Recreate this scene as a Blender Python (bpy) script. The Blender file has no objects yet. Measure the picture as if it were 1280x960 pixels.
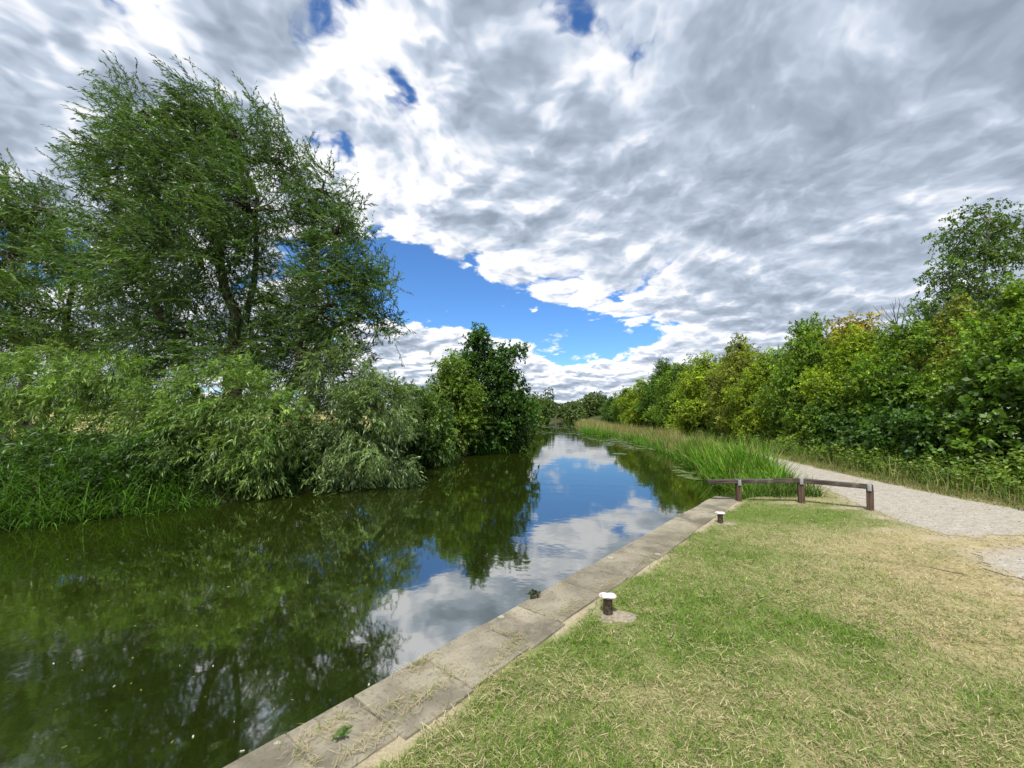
import bpy, math, random
import numpy as np
from mathutils import Vector, geometry

scene = bpy.context.scene
C = scene.collection
R = math.radians
SEED = 7

# ------------------------------------------------------------------ camera, sky, sun, exposure
CAM_H = 1.8                      # eye height above the lawn
FPX, HZ = 530.0, 514.0           # focal length and horizon row, in pixels of the 1280 px wide photograph
PITCH = math.atan((HZ - 480.0) / FPX)
cam_d = bpy.data.cameras.new('camera')
cam_d.sensor_width = 36.0
cam_d.lens = 36.0 * FPX / 1280.0
cam_d.clip_start, cam_d.clip_end = 0.05, 6000.0
cam = bpy.data.objects.new('camera', cam_d)
C.objects.link(cam)
cam.location = (0, 0, CAM_H)
cam.rotation_euler = (math.pi / 2 + PITCH, 0, 0)
scene.camera = cam

SUN_AZ, SUN_EL = R(196.0), R(60.0)       # azimuth clockwise from +Y: behind the viewer, a little to the left
world = bpy.data.worlds.new('World')
scene.world = world
world.use_nodes = True
sun_d = bpy.data.lights.new('sun', 'SUN')
sun_d.energy, sun_d.angle, sun_d.color = 4.4, R(6.0), (1.0, 0.95, 0.86)
sun = bpy.data.objects.new('sun', sun_d)
C.objects.link(sun)
sd = Vector((math.sin(SUN_AZ) * math.cos(SUN_EL), math.cos(SUN_AZ) * math.cos(SUN_EL), math.sin(SUN_EL)))
sun.rotation_euler = sd.to_track_quat('Z', 'Y').to_euler()
sun.location = sd * 60
scene.view_settings.view_transform = 'Standard'
scene.view_settings.look = 'None'
scene.view_settings.exposure = 0.3
scene.view_settings.gamma = 1.0
scene.view_settings.use_curve_mapping = False
scene.render.engine = 'CYCLES'
scene.cycles.max_bounces = 6
scene.cycles.diffuse_bounces = 3
scene.cycles.glossy_bounces = 3
scene.cycles.transmission_bounces = 4
scene.cycles.transparent_max_bounces = 4
scene.cycles.use_denoising = True
scene.cycles.caustics_reflective = False
scene.cycles.caustics_refractive = False


def direction(px, py):
    """The direction in the place that the photograph shows at (px, py)."""
    v = Vector(((px - 640.0) / FPX, 1.0, (480.0 - py) / FPX))
    c, s = math.cos(PITCH), math.sin(PITCH)
    return Vector((v.x, v.y * c - v.z * s, v.y * s + v.z * c)).normalized()


def at(px, py, z=0.0):
    """The point at height z that the photograph shows at (px, py)."""
    d = direction(px, py)
    t = (z - CAM_H) / d.z
    return Vector((d.x * t, d.y * t, z))


def atY(px, py, Y):
    d = direction(px, py)
    t = Y / d.y
    return Vector((d.x * t, Y, CAM_H + d.z * t))


class Nodes:
    """Small helper for building node trees."""
    def __init__(self, tree):
        self.t = tree
        tree.nodes.clear()

    def new(self, kind, **kw):
        n = self.t.nodes.new(kind)
        for k, v in kw.items():
            setattr(n, k, v)
        return n

    def link(self, a, b):
        self.t.links.new(a, b)

    def put(self, sock, v):
        if isinstance(v, bpy.types.NodeSocket):
            self.link(v, sock)
        else:
            sock.default_value = v

    def math(self, op, a, b=None, c=None, clamp=False):
        n = self.new('ShaderNodeMath', operation=op, use_clamp=clamp)
        self.put(n.inputs[0], a)
        if b is not None:
            self.put(n.inputs[1], b)
        if c is not None:
            self.put(n.inputs[2], c)
        return n.outputs[0]

    def vmath(self, op, a, b=None):
        n = self.new('ShaderNodeVectorMath', operation=op)
        self.put(n.inputs[0], a)
        if b is not None:
            if op == 'SCALE':
                self.put(n.inputs[3], b)
            else:
                self.put(n.inputs[1], b)
        return n.outputs['Value'] if op == 'DOT_PRODUCT' else n.outputs[0]

    def noise(self, vec, scale, detail=4.0, rough=0.5, dist=0.0, lac=2.0, color=False, dim='3D'):
        n = self.new('ShaderNodeTexNoise', noise_dimensions=dim)
        if vec is not None:
            self.link(vec, n.inputs['Vector'])
        n.inputs['Scale'].default_value = scale
        n.inputs['Detail'].default_value = detail
        n.inputs['Roughness'].default_value = rough
        n.inputs['Lacunarity'].default_value = lac
        n.inputs['Distortion'].default_value = dist
        return n.outputs['Color' if color else 'Fac']

    def step(self, v, lo, hi, a=0.0, b=1.0):
        n = self.new('ShaderNodeMapRange', interpolation_type='SMOOTHSTEP')
        self.put(n.inputs[0], v)
        for i, x in enumerate((lo, hi, a, b)):
            self.put(n.inputs[i + 1], x)
        return n.outputs[0]

    def mix(self, fac, a, b, mode='MIX'):
        n = self.new('ShaderNodeMix', data_type='RGBA', blend_type=mode)
        self.put(n.inputs[0], fac)
        self.put(n.inputs[6], a)
        self.put(n.inputs[7], b)
        return n.outputs[2]


def rgb(r, g, b):
    return (r, g, b, 1.0)


def build_sky():
    N = Nodes(world.node_tree)
    out = N.new('ShaderNodeOutputWorld')
    tc = N.new('ShaderNodeTexCoord')
    d = tc.outputs['Generated']
    sky = N.new('ShaderNodeTexSky', sky_type='NISHITA')
    sky.sun_disc = False
    sky.sun_elevation, sky.sun_rotation = SUN_EL, SUN_AZ
    sky.air_density, sky.dust_density, sky.ozone_density = 1.0, 0.15, 3.5
    sky.altitude = 900
    deep = N.mix(1.0, sky.outputs['Color'], rgb(0.62, 0.95, 1.28), 'MULTIPLY')
    bg_sky = N.new('ShaderNodeBackground')
    N.link(deep, bg_sky.inputs['Color'])
    bg_sky.inputs['Strength'].default_value = 0.115

    sep = N.new('ShaderNodeSeparateXYZ')
    N.link(d, sep.inputs[0])
    z = N.math('MAXIMUM', sep.outputs[2], 0.0)
    inv = N.math('DIVIDE', 1.0, N.math('ADD', z, 0.23))
    p = N.vmath('SCALE', d, inv)
    # flatten on to the cloud layer
    sp = N.new('ShaderNodeSeparateXYZ')
    N.link(p, sp.inputs[0])
    cb = N.new('ShaderNodeCombineXYZ')
    N.link(sp.outputs[0], cb.inputs[0])
    N.link(sp.outputs[1], cb.inputs[1])
    cb.inputs[2].default_value = 3.7
    p = cb.outputs[0]
    warp = N.noise(p, 1.3, 3, 0.5, color=True, dim='2D')
    p2 = N.vmath('ADD', p, N.vmath('SCALE', N.vmath('SUBTRACT', warp, (0.5, 0.5, 0.5)), 0.22))

    def blob(px, py, a, b, rot=0.0):
        """Bell of half-widths a, b pixels round the sky seen at (px, py)."""
        c = direction(px, py)
        r_ = Vector((c.y, -c.x, 0)).normalized()
        u_ = r_.cross(c).normalized()
        k = (1 + ((px - 640) / FPX) ** 2 + ((py - HZ) / FPX) ** 2) ** 0.5
        ca, sa = math.cos(R(rot)), math.sin(R(rot))
        e1 = (r_ * ca - u_ * sa) * (FPX * k / a)
        e2 = (r_ * sa + u_ * ca) * (FPX * k / b)
        x = N.vmath('DOT_PRODUCT', d, tuple(e1))
        y = N.vmath('DOT_PRODUCT', d, tuple(e2))
        q = N.math('ADD', N.math('MULTIPLY', x, x), N.math('MULTIPLY', y, y))
        return N.math('EXPONENT', N.math('MULTIPLY', q, -1.0))

    def total(items):
        acc = None
        for (w, *args) in items:
            v = N.math('MULTIPLY', blob(*args), w)
            acc = v if acc is None else N.math('ADD', acc, v)
        return acc
    # where the layer opens (negative) and where low cloud banks stand (positive)
    cover = total([
        (-1.0, 560, 362, 100, 48, 16), (-1.0, 690, 410, 135, 32, 10), (-0.8, 480, 360, 60, 70, 0),
        (-0.55, 800, 414, 60, 16, 4), (-0.30, 790, 342, 44, 14, 0), (-0.5, 530, 320, 46, 26, 0), (-0.6, 700, 440, 60, 20, 0),
        (-0.05, 395, 40, 70, 60, 0), (-0.30, 490, 118, 80, 40, -20), (-0.22, 592, 95, 34, 46, 0),
        (-0.40, 680, 18, 70, 36, 0), (-0.45, 196, 2, 60, 26, 0), (0.25, 40, 195, 110, 50, 0),
        (-0.75, 0, 350, 90, 60, 0), (-0.12, 440, 90, 200, 120, 20),
        (1.0, 575, 440, 100, 20, 4), (0.75, 500, 455, 90, 30, 0), (1.0, 800, 460, 105, 22, -14), (1.0, 740, 496, 150, 22, 0),
        (0.62, 1040, 230, 430, 300, 0), (0.25, 600, 0, 90, 60, 0), (0.25, 700, 230, 200, 110, 20),
    ])
    def puffs(q, scale):
        v = N.new('ShaderNodeTexVoronoi', feature='SMOOTH_F1', voronoi_dimensions='2D')
        N.link(q, v.inputs['Vector'])
        v.inputs['Scale'].default_value = scale
        v.inputs['Detail'].default_value = 3.0
        v.inputs['Roughness'].default_value = 0.55
        v.inputs['Lacunarity'].default_value = 2.2
        v.inputs['Smoothness'].default_value = 0.35
        return N.math('SUBTRACT', 0.5, v.outputs['Distance'])
    def layer(q):
        a = N.noise(q, 0.85, 4, 0.50, 0.1, dim='2D')
        b = N.noise(q, 2.3, 5, 0.55, 0.0, dim='2D')
        ab = N.math('ADD', N.math('MULTIPLY', N.math('SUBTRACT', a, 0.5), 1.5), N.math('MULTIPLY', N.math('SUBTRACT', b, 0.5), 0.9))
        return N.math('ADD', ab, N.math('MULTIPLY', puffs(q, 3.9), 0.90))
    warp2 = N.noise(p2, 4.0, 4, 0.6, color=True, dim='2D')
    p3 = N.vmath('ADD', p2, N.vmath('SCALE', N.vmath('SUBTRACT', warp2, (0.5, 0.5, 0.5)), 0.11))
    n = layer(p3)
    # the same a step towards the sun: the difference lights and shades the flanks of the billows
    m = layer(N.vmath('ADD', p3, (-0.025, -0.06, 0.0)))
    fine = N.math('SUBTRACT', N.noise(p3, 7.0, 6, 0.62, 0.0, dim='2D'), 0.5)
    dens = N.math('ADD', N.math('ADD', n, cover), N.math('ADD', N.math('MULTIPLY', fine, 0.85), 0.84))
    alpha = N.step(dens, -0.03, 0.30)
    relief = N.math('SUBTRACT', n, m)
    veil = N.math('SUBTRACT', 1.0, N.math('MULTIPLY', blob(1060, 170, 380, 300), 0.5))
    relief = N.math('MULTIPLY', relief, veil)
    thick = N.step(dens, 0.05, 0.95)
    tone = total([(0.05, 420, 110, 190, 150, 0), (0.12, 640, 330, 200, 110, 20), (0.22, 760, 455, 190, 60, 0), (0.12, 560, 440, 120, 40, 0),
                  (-0.20, 1030, 110, 330, 170, 10), (-0.14, 960, 265, 60, 34, 0), (-0.20, 970, 365, 200, 34, 6),
                  (-0.10, 330, 20, 90, 50, 0), (-0.16, 20, 30, 130, 60, 0), (-0.10, 60, 210, 130, 70, 0), (0.04, 30, 110, 60, 40, 0),
                  (0.18, 1010, 305, 180, 14, -3), (0.14, 1120, 250, 160, 20, -10)])
    lum = N.math('ADD', N.math('MULTIPLY', thick, -0.48), 0.97)
    lum = N.math('ADD', lum, N.math('MULTIPLY', relief, 1.25))
    lum = N.math('ADD', lum, N.math('MULTIPLY', fine, 0.42))
    lum = N.math('ADD', lum, tone)
    ramp = N.new('ShaderNodeValToRGB')
    N.link(lum, ramp.inputs[0])
    cr = ramp.color_ramp
    cr.elements[0].position, cr.elements[0].color = 0.0, rgb(0.25, 0.30, 0.38)
    cr.elements[1].position, cr.elements[1].color = 1.0, rgb(0.93, 0.94, 0.97)
    for pos, col in ((0.35, rgb(0.35, 0.41, 0.50)), (0.6, rgb(0.48, 0.55, 0.655)), (0.8, rgb(0.72, 0.745, 0.81))):
        e = cr.elements.new(pos)
        e.color = col
    bg_cloud = N.new('ShaderNodeBackground')
    N.link(ramp.outputs[0], bg_cloud.inputs['Color'])
    bg_cloud.inputs['Strength'].default_value = 1.0
    ms = N.new('ShaderNodeMixShader')
    N.link(alpha, ms.inputs[0])
    N.link(bg_sky.outputs[0], ms.inputs[1])
    N.link(bg_cloud.outputs[0], ms.inputs[2])
    N.link(ms.outputs[0], out.inputs['Surface'])


build_sky()
world.cycles.sampling_method = 'MANUAL'
world.cycles.sample_map_resolution = 512

# ------------------------------------------------------------------ materials
def mat(name):
    m = bpy.data.materials.new(name)
    m.use_nodes = True
    N = Nodes(m.node_tree)
    out = N.new('ShaderNodeOutputMaterial')
    return m, N, out


def principled(N, out, color, rough=0.7, ior=1.45, spec=0.5, metal=0.0, normal=None):
    b = N.new('ShaderNodeBsdfPrincipled')
    N.put(b.inputs['Base Color'], color)
    N.put(b.inputs['Roughness'], rough)
    b.inputs['IOR'].default_value = ior
    b.inputs['Specular IOR Level'].default_value = spec
    b.inputs['Metallic'].default_value = metal
    if normal is not None:
        N.link(normal, b.inputs['Normal'])
    N.link(b.outputs[0], out.inputs['Surface'])
    return b


def bump(N, height, strength=0.5, dist=0.01):
    b = N.new('ShaderNodeBump')
    b.inputs['Strength'].default_value = strength
    b.inputs['Distance'].default_value = dist
    N.link(height, b.inputs['Height'])
    return b.outputs[0]


def leaf_material(name, translucent=0.35, gloss=0.06, rough=0.45):
    m, N, out = mat(name)
    at_ = N.new('ShaderNodeAttribute', attribute_name='Col')
    col = at_.outputs['Color']
    dif = N.new('ShaderNodeBsdfDiffuse')
    N.link(col, dif.inputs['Color'])
    tr = N.new('ShaderNodeBsdfTranslucent')
    N.link(N.mix(1.0, col, rgb(1.15, 1.25, 0.55), 'MULTIPLY'), tr.inputs['Color'])
    mx = N.new('ShaderNodeMixShader')
    mx.inputs[0].default_value = translucent
    N.link(dif.outputs[0], mx.inputs[1])
    N.link(tr.outputs[0], mx.inputs[2])
    gl = N.new('ShaderNodeBsdfGlossy')
    gl.inputs['Roughness'].default_value = rough
    gl.inputs['Color'].default_value = rgb(0.8, 0.85, 0.9)
    m2 = N.new('ShaderNodeMixShader')
    m2.inputs[0].default_value = gloss
    N.link(mx.outputs[0], m2.inputs[1])
    N.link(gl.outputs[0], m2.inputs[2])
    N.link(m2.outputs[0], out.inputs['Surface'])
    return m


def bark_material(name, a, b):
    m, N, out = mat(name)
    tc = N.new('ShaderNodeTexCoord').outputs['Object']
    v = N.vmath('MULTIPLY', tc, (9.0, 9.0, 2.2))
    n = N.noise(v, 1.6, 6, 0.65, 0.4)
    principled(N, out, N.mix(N.step(n, 0.3, 0.7), rgb(*a), rgb(*b)), 0.9, spec=0.2, normal=bump(N, n, 0.8, 0.03))
    return m


M_LEAF = leaf_material('foliage', 0.42, 0.025, 0.5)
M_SILVER = leaf_material('willow_foliage', 0.40, 0.035, 0.45)
M_GRASS = leaf_material('grass_blades', 0.30, 0.015, 0.55)
M_REED = leaf_material('reed_blades', 0.30, 0.012, 0.5)
M_BARK = bark_material('bark', (0.045, 0.036, 0.028), (0.12, 0.10, 0.08))
M_PALEBARK = bark_material('pale_bark', (0.10, 0.09, 0.075), (0.32, 0.30, 0.27))


def ground_material():
    m, N, out = mat('ground')
    tc = N.new('ShaderNodeTexCoord').outputs['Object']
    col = N.new('ShaderNodeAttribute', attribute_name='Col').outputs['Color']
    n = N.noise(tc, 6.0, 6, 0.65)
    n2 = N.noise(tc, 60.0, 3, 0.6)
    f = N.math('ADD', N.math('MULTIPLY', n, 0.9), N.math('MULTIPLY', n2, 0.8))
    g = N.new('ShaderNodeCombineColor')
    for i in range(3):
        N.link(N.math('ADD', f, 0.15), g.inputs[i])
    principled(N, out, N.mix(1.0, col, g.outputs[0], 'MULTIPLY'), 0.95, spec=0.15, normal=bump(N, f, 0.6, 0.02))
    return m


def gravel_material():
    m, N, out = mat('gravel')
    tc = N.new('ShaderNodeTexCoord').outputs['Object']
    v = N.new('ShaderNodeTexVoronoi', feature='F1')
    N.link(tc, v.inputs['Vector'])
    v.inputs['Scale'].default_value = 55.0
    sep = N.new('ShaderNodeSeparateColor')
    N.link(v.outputs['Color'], sep.inputs[0])
    stone = N.mix(sep.outputs[0], rgb(0.15, 0.138, 0.118), rgb(0.55, 0.515, 0.46))
    big = N.noise(tc, 1.1, 5, 0.6)
    mid = N.noise(tc, 7.0, 5, 0.65)
    dust = N.mix(N.step(mid, 0.35, 0.65), rgb(0.29, 0.262, 0.215), rgb(0.43, 0.40, 0.35))
    c = N.mix(0.55, stone, dust)
    c = N.mix(N.math('MULTIPLY', N.step(big, 0.52, 0.68), 0.5), c, rgb(0.33, 0.27, 0.18))
    soft = N.new('ShaderNodeAttribute', attribute_name='Col').outputs['Fac']
    soft = N.math('ADD', soft, N.math('MULTIPLY', N.math('SUBTRACT', mid, 0.5), 0.9))
    c = N.mix(N.step(soft, 0.45, 0.95), rgb(0.36, 0.31, 0.225), c)
    h = N.math('ADD', N.math('MULTIPLY', v.outputs['Distance'], -0.8), N.math('MULTIPLY', mid, 0.8))
    principled(N, out, c, 0.95, spec=0.2, normal=bump(N, h, 0.7, 0.02))
    return m


def stone_material():
    m, N, out = mat('coping_stone')
    tc = N.new('ShaderNodeTexCoord').outputs['Object']
    info = N.new('ShaderNodeObjectInfo')
    oi = info.outputs['Random']
    tc = N.vmath('ADD', tc, N.vmath('SCALE', info.outputs['Location'], 3.7))
    big = N.noise(tc, 2.0, 6, 0.62, 0.3)
    fine = N.noise(tc, 38.0, 6, 0.7)
    c = N.mix(N.step(big, 0.33, 0.68), rgb(0.125, 0.112, 0.085), rgb(0.33, 0.297, 0.225))
    c = N.mix(N.math('MULTIPLY', oi, 0.35), c, rgb(0.22, 0.20, 0.15))
    c = N.mix(N.step(fine, 0.50, 0.70, 0.0, 0.75), c, rgb(0.085, 0.078, 0.06))
    lich = N.new('ShaderNodeTexVoronoi', feature='F1')
    wv = N.noise(tc, 12.0, 3, 0.6, color=True)
    N.link(N.vmath('ADD', tc, N.vmath('SCALE', N.vmath('SUBTRACT', wv, (0.5, 0.5, 0.5)), 0.07)), lich.inputs['Vector'])
    lich.inputs['Scale'].default_value = 5.5
    r = N.new('ShaderNodeSeparateColor')
    N.link(lich.outputs['Color'], r.inputs[0])
    rad = N.math('MULTIPLY', N.step(r.outputs[0], 0.55, 1.0), 0.22)
    spot = N.step(N.math('SUBTRACT', rad, lich.outputs['Distance']), 0.0, 0.06)
    c = N.mix(N.math('MULTIPLY', spot, 0.7), c, rgb(0.40, 0.385, 0.315))
    moss = N.step(N.noise(tc, 4.2, 5, 0.7), 0.60, 0.70, 0.0, 0.6)
    c = N.mix(moss, c, rgb(0.15, 0.14, 0.075))
    h = N.math('ADD', N.math('MULTIPLY', fine, 0.6), N.math('MULTIPLY', big, 0.8))
    principled(N, out, c, 0.9, spec=0.25, normal=bump(N, h, 0.55, 0.012))
    return m


def water_material():
    m, N, out = mat('water')
    tc = N.new('ShaderNodeTexCoord').outputs['Object']
    big = N.noise(tc, 0.35, 3, 0.5)
    c = N.mix(big, rgb(0.010, 0.018, 0.0020), rgb(0.017, 0.022, 0.0028))
    v1 = N.vmath('MULTIPLY', tc, (1.0, 1.0, 1.0))
    r1 = N.noise(v1, 1.6, 3, 0.5)
    r2 = N.noise(v1, 9.0, 3, 0.5)
    calm = N.step(N.noise(tc, 0.22, 3, 0.5, 0.6), 0.42, 0.66, 0.25, 1.0)
    h = N.math('MULTIPLY', N.math('ADD', r1, N.math('MULTIPLY', r2, 0.16)), calm)
    principled(N, out, c, 0.035, ior=5.0, spec=0.5, normal=bump(N, h, 0.09, 0.06))
    return m


def speckled(name, a, b, rough=0.8, scale=20.0, metal=0.0, strength=0.3):
    m, N, out = mat(name)
    tc = N.new('ShaderNodeTexCoord').outputs['Object']
    n = N.noise(tc, scale, 6, 0.65, 0.2)
    principled(N, out, N.mix(N.step(n, 0.35, 0.68), rgb(*a), rgb(*b)), rough, metal=metal, normal=bump(N, n, strength, 0.006))
    return m


def wood_material(name, a, b, axis):
    m, N, out = mat(name)
    tc = N.new('ShaderNodeTexCoord').outputs['Object']
    k = [26.0, 26.0, 26.0]
    k[axis] = 1.6
    n = N.noise(N.vmath('MULTIPLY', tc, tuple(k)), 1.5, 6, 0.65, 0.5)
    p = N.noise(tc, 5.0, 4, 0.6)
    c = N.mix(N.step(n, 0.35, 0.68), rgb(*a), rgb(*b))
    c = N.mix(N.step(p, 0.56, 0.72, 0.0, 0.45), c, rgb(0.20, 0.185, 0.155))
    principled(N, out, c, 0.85, spec=0.3, normal=bump(N, n, 0.6, 0.006))
    return m


M_GROUND, M_GRAVEL, M_STONE, M_WATER = ground_material(), gravel_material(), stone_material(), water_material()
M_WALL = speckled('wet_stone', (0.035, 0.035, 0.025), (0.12, 0.11, 0.085), 0.7, 9.0, 0, 0.8)
M_CONCRETE = speckled('concrete', (0.19, 0.165, 0.125), (0.33, 0.285, 0.215), 0.9, 24.0)
M_IRON = speckled('black_iron', (0.012, 0.011, 0.010), (0.085, 0.055, 0.034), 0.5, 30.0)
M_GALV = speckled('galvanised_steel', (0.34, 0.36, 0.38), (0.55, 0.57, 0.60), 0.42, 16.0, 0.7, 0.1)
M_POST = wood_material('post_timber', (0.060, 0.036, 0.024), (0.13, 0.088, 0.064), 2)
M_RAIL = wood_material('rail_timber', (0.030, 0.022, 0.019), (0.11, 0.09, 0.075), 0)


def white_paint_material():
    m, N, out = mat('white_paint')
    tc = N.new('ShaderNodeTexCoord').outputs['Object']
    n = N.noise(tc, 17.0, 5, 0.6, 0.3)
    c = N.mix(N.step(n, 0.53, 0.64), rgb(0.60, 0.57, 0.54), rgb(0.38, 0.26, 0.20))
    principled(N, out, c, 0.6, normal=bump(N, n, 0.4, 0.006))
    return m


M_WHITE = white_paint_material()

# ------------------------------------------------------------------ mesh helpers
def mesh_np(name, V, F, material, cols=None, smooth=False):
    """One mesh from numpy arrays: V (n,3), F (m,k), optional per-vertex colours (n,3)."""
    me = bpy.data.meshes.new(name)
    V = np.ascontiguousarray(V, dtype=np.float32)
    F = np.ascontiguousarray(F, dtype=np.int32)
    me.vertices.add(len(V))
    me.vertices.foreach_set('co', V.ravel())
    me.loops.add(F.size)
    me.loops.foreach_set('vertex_index', F.ravel())
    me.polygons.add(len(F))
    me.polygons.foreach_set('loop_start', np.arange(len(F), dtype=np.int32) * F.shape[1])
    me.update(calc_edges=True)
    if cols is not None:
        c = np.ones((len(V), 4), dtype=np.float32)
        c[:, :3] = cols
        a = me.color_attributes.new('Col', 'FLOAT_COLOR', 'POINT')
        a.data.foreach_set('color', c.ravel())
    me.materials.append(material)
    if smooth:
        me.polygons.foreach_set('use_smooth', np.ones(len(F), dtype=bool))
    return me


def add(name, me, parent=None, loc=(0, 0, 0)):
    o = bpy.data.objects.new(name, me)
    C.objects.link(o)
    o.location = loc
    if parent is not None:
        o.parent = parent
    return o


def tag(o, label=None, cat=None, group=None, kind=None):
    for k, v in (('label', label), ('category', cat), ('group', group), ('kind', kind)):
        if v:
            o[k] = v
    return o


def thing(name, label, cat, loc=(0, 0, 0), rotz=0.0, group=None):
    o = bpy.data.objects.new(name, None)
    C.objects.link(o)
    o.empty_display_size = 0.2
    o.location = loc
    o.rotation_euler = (0, 0, rotz)
    return tag(o, label, cat, group)


def copy_tree(o, parent=None):
    c = o.copy()
    C.objects.link(c)
    c.parent = parent
    for ch in o.children:
        copy_tree(ch, c)
    return c


def unit(a):
    return a / np.maximum(np.linalg.norm(a, axis=-1, keepdims=True), 1e-9)


def vnoise(x, y, seed=0, octaves=4):
    """Value noise in [0,1] for arrays."""
    tot, amp, out = 0.0, 1.0, np.zeros_like(x, dtype=np.float64)
    tab = np.random.default_rng(seed).random(65536)
    for o in range(octaves):
        xi, yi = np.floor(x).astype(np.int64), np.floor(y).astype(np.int64)
        fx, fy = x - xi, y - yi
        fx, fy = fx * fx * (3 - 2 * fx), fy * fy * (3 - 2 * fy)
        g = lambda i, j: tab[((i * 73856093) ^ (j * 19349663) ^ (o * 83492791)) & 65535]
        v = (g(xi, yi) * (1 - fx) + g(xi + 1, yi) * fx) * (1 - fy) + (g(xi, yi + 1) * (1 - fx) + g(xi + 1, yi + 1) * fx) * fy
        out += amp * v
        tot += amp
        amp *= 0.5
        x, y = x * 2.03 + 11.3, y * 2.03 + 5.7
    return out / tot


def tube_np(pts, radii, sides=6):
    P = np.asarray(pts, float)
    r = np.asarray(radii, float)
    T = unit(np.gradient(P, axis=0))
    ref = np.array([0.31, 0.17, 0.93]) if abs(T[0, 2]) < 0.9 else np.array([0.95, 0.2, 0.1])
    A = unit(np.cross(T, ref))
    B = np.cross(T, A)
    th = np.arange(sides) * 2 * np.pi / sides
    V = P[:, None, :] + r[:, None, None] * (np.cos(th)[None, :, None] * A[:, None, :] + np.sin(th)[None, :, None] * B[:, None, :])
    n = len(P)
    i, j = np.meshgrid(np.arange(n - 1), np.arange(sides), indexing='ij')
    a = i * sides + j
    b = i * sides + (j + 1) % sides
    F = np.stack([a, b, b + sides, a + sides], -1).reshape(-1, 4)
    return V.reshape(-1, 3), F


class Heap:
    """Collects quads (with colours) into one mesh."""
    def __init__(self):
        self.V, self.F, self.K, self.n = [], [], [], 0

    def put(self, V, F, col=None):
        self.V.append(V)
        self.F.append(F + self.n)
        self.n += len(V)
        if col is not None:
            self.K.append(np.broadcast_to(col, V.shape))

    def mesh(self, name, material, smooth=False):
        return mesh_np(name, np.concatenate(self.V), np.concatenate(self.F), material,
                       np.concatenate(self.K) if self.K else None, smooth)


def leaf_quads(rng, P, D, L, K, ll, lw, droop=0.25, spread=0.8, col=(0.05, 0.1, 0.02), var=0.25, hue=None, upbias=0.5):
    """Leaves set along N twigs (base P, direction D, length L): rhombic faces, K to a twig."""
    n = len(P)
    t = (np.arange(K)[None, :] + rng.random((n, K))) / K
    t = 0.08 + 0.92 * t
    down = np.array([0, 0, -1.0])
    pos = P[:, None, :] + D[:, None, :] * (L[:, None] * t)[..., None] + down * (droop * L[:, None] * t ** 2)[..., None]
    tan = unit(D[:, None, :] + down * (2 * droop * t)[..., None])
    rv = rng.normal(size=(n, K, 3))
    perp = unit(rv - (rv * tan).sum(-1, keepdims=True) * tan)
    sp = spread * (0.6 + 0.8 * rng.random((n, K)))[..., None]
    ld = unit(tan * np.cos(sp) + perp * np.sin(sp) + down * 0.12)
    nr = rng.normal(size=(n, K, 3)) * (1 - upbias * 0.5) + np.array([0, 0, 1.4 * upbias])
    side = unit(np.cross(ld, nr))
    s = (0.65 + 0.7 * rng.random((n, K)))[..., None]
    l, w = ll * s, lw * s * 0.5
    mid = pos + ld * l * 0.45
    tip = pos + ld * l + down * l * 0.12
    V = np.stack([pos, mid + side * w, tip, mid - side * w], axis=2).reshape(-1, 3)
    F = np.arange(len(V)).reshape(-1, 4)
    base = np.asarray(col, float)
    if hue is not None:              # a second colour mixed in twig by twig
        m = (rng.random(n) ** 1.5)[:, None, None]
        base = base * (1 - m) + np.asarray(hue, float) * m
    k = (1 + var * rng.normal(size=(n, 1, 1)) * 0.6 + var * rng.normal(size=(n, K, 1)) * 0.7).clip(0.35, 2.0)
    c = np.broadcast_to(base * k, (n, K, 3))
    c = np.repeat(c.reshape(-1, 3), 4, axis=0)
    return V, F, c


def strips(rng, P, az, lean, length, width, S=3, curve=0.6, col=None):
    """Grass-like blades: base P, heading az, lean from the vertical, bending over along their length."""
    n = len(P)
    h = np.stack([np.cos(az), np.sin(az), np.zeros(n)], -1)
    tw = az + np.pi / 2 + rng.normal(size=n) * 0.6
    side = np.stack([np.cos(tw), np.sin(tw), np.zeros(n)], -1)
    rows, p = [], P.copy()
    for i in range(S + 1):
        f = i / S
        w = width * (1.0 - 0.9 * f ** 1.6) * 0.5
        rows.append(p - side * w[:, None])
        rows.append(p + side * w[:, None])
        a = lean + curve * (f + 0.5 / S)
        p = p + (h * np.sin(a)[:, None] + np.array([0, 0, 1.0]) * np.cos(a)[:, None]) * (length / S)[:, None]
    V = np.stack(rows, 1).reshape(-1, 3)
    base = (np.arange(n) * (2 * (S + 1)))[:, None]
    q = np.concatenate([np.array([[2 * i, 2 * i + 1, 2 * i + 3, 2 * i + 2]]) for i in range(S)], 0)
    F = (base[:, :, None] + q[None]).reshape(-1, 4)
    return V, F, np.repeat(col, 2 * (S + 1), axis=0)


# ------------------------------------------------------------------ the lie of the land
LB = np.array([(-40, -75), (-10, -34), (0, -20.5), (5, -13.3), (7.9, -9.5), (10, -6.9), (11.8, -5.1), (14, -4.4), (17.4, -3.4), (22, -1.7),
               (28, 0.3), (43, 2.0), (55, 3.8), (63, 5.4), (80, 8.2), (120, 18), (200, 36)], float)
Q0 = np.array([-1.54, 2.14])                       # a point of the quay's water edge
QE = np.array([4.30, 9.12])                        # its far end
QD = (QE - Q0) / np.linalg.norm(QE - Q0)
QN = np.array([QD[1], -QD[0]])                     # towards the lawn
QW = 0.52
RB = np.array([(-40, Q0[0] - 42.14 * QD[0] / QD[1]), (9.12, 4.30), (9.2, 4.75), (9.7, 5.4), (10.6, 5.9), (12.8, 6.0), (16, 7.0), (20, 7.8), (23, 8.3),
               (31, 9.0), (35, 8.5), (43, 7.4), (55, 8.8), (68, 10.2), (80, 13), (120, 22), (200, 41)], float)
WATER_Z = -0.36


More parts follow.
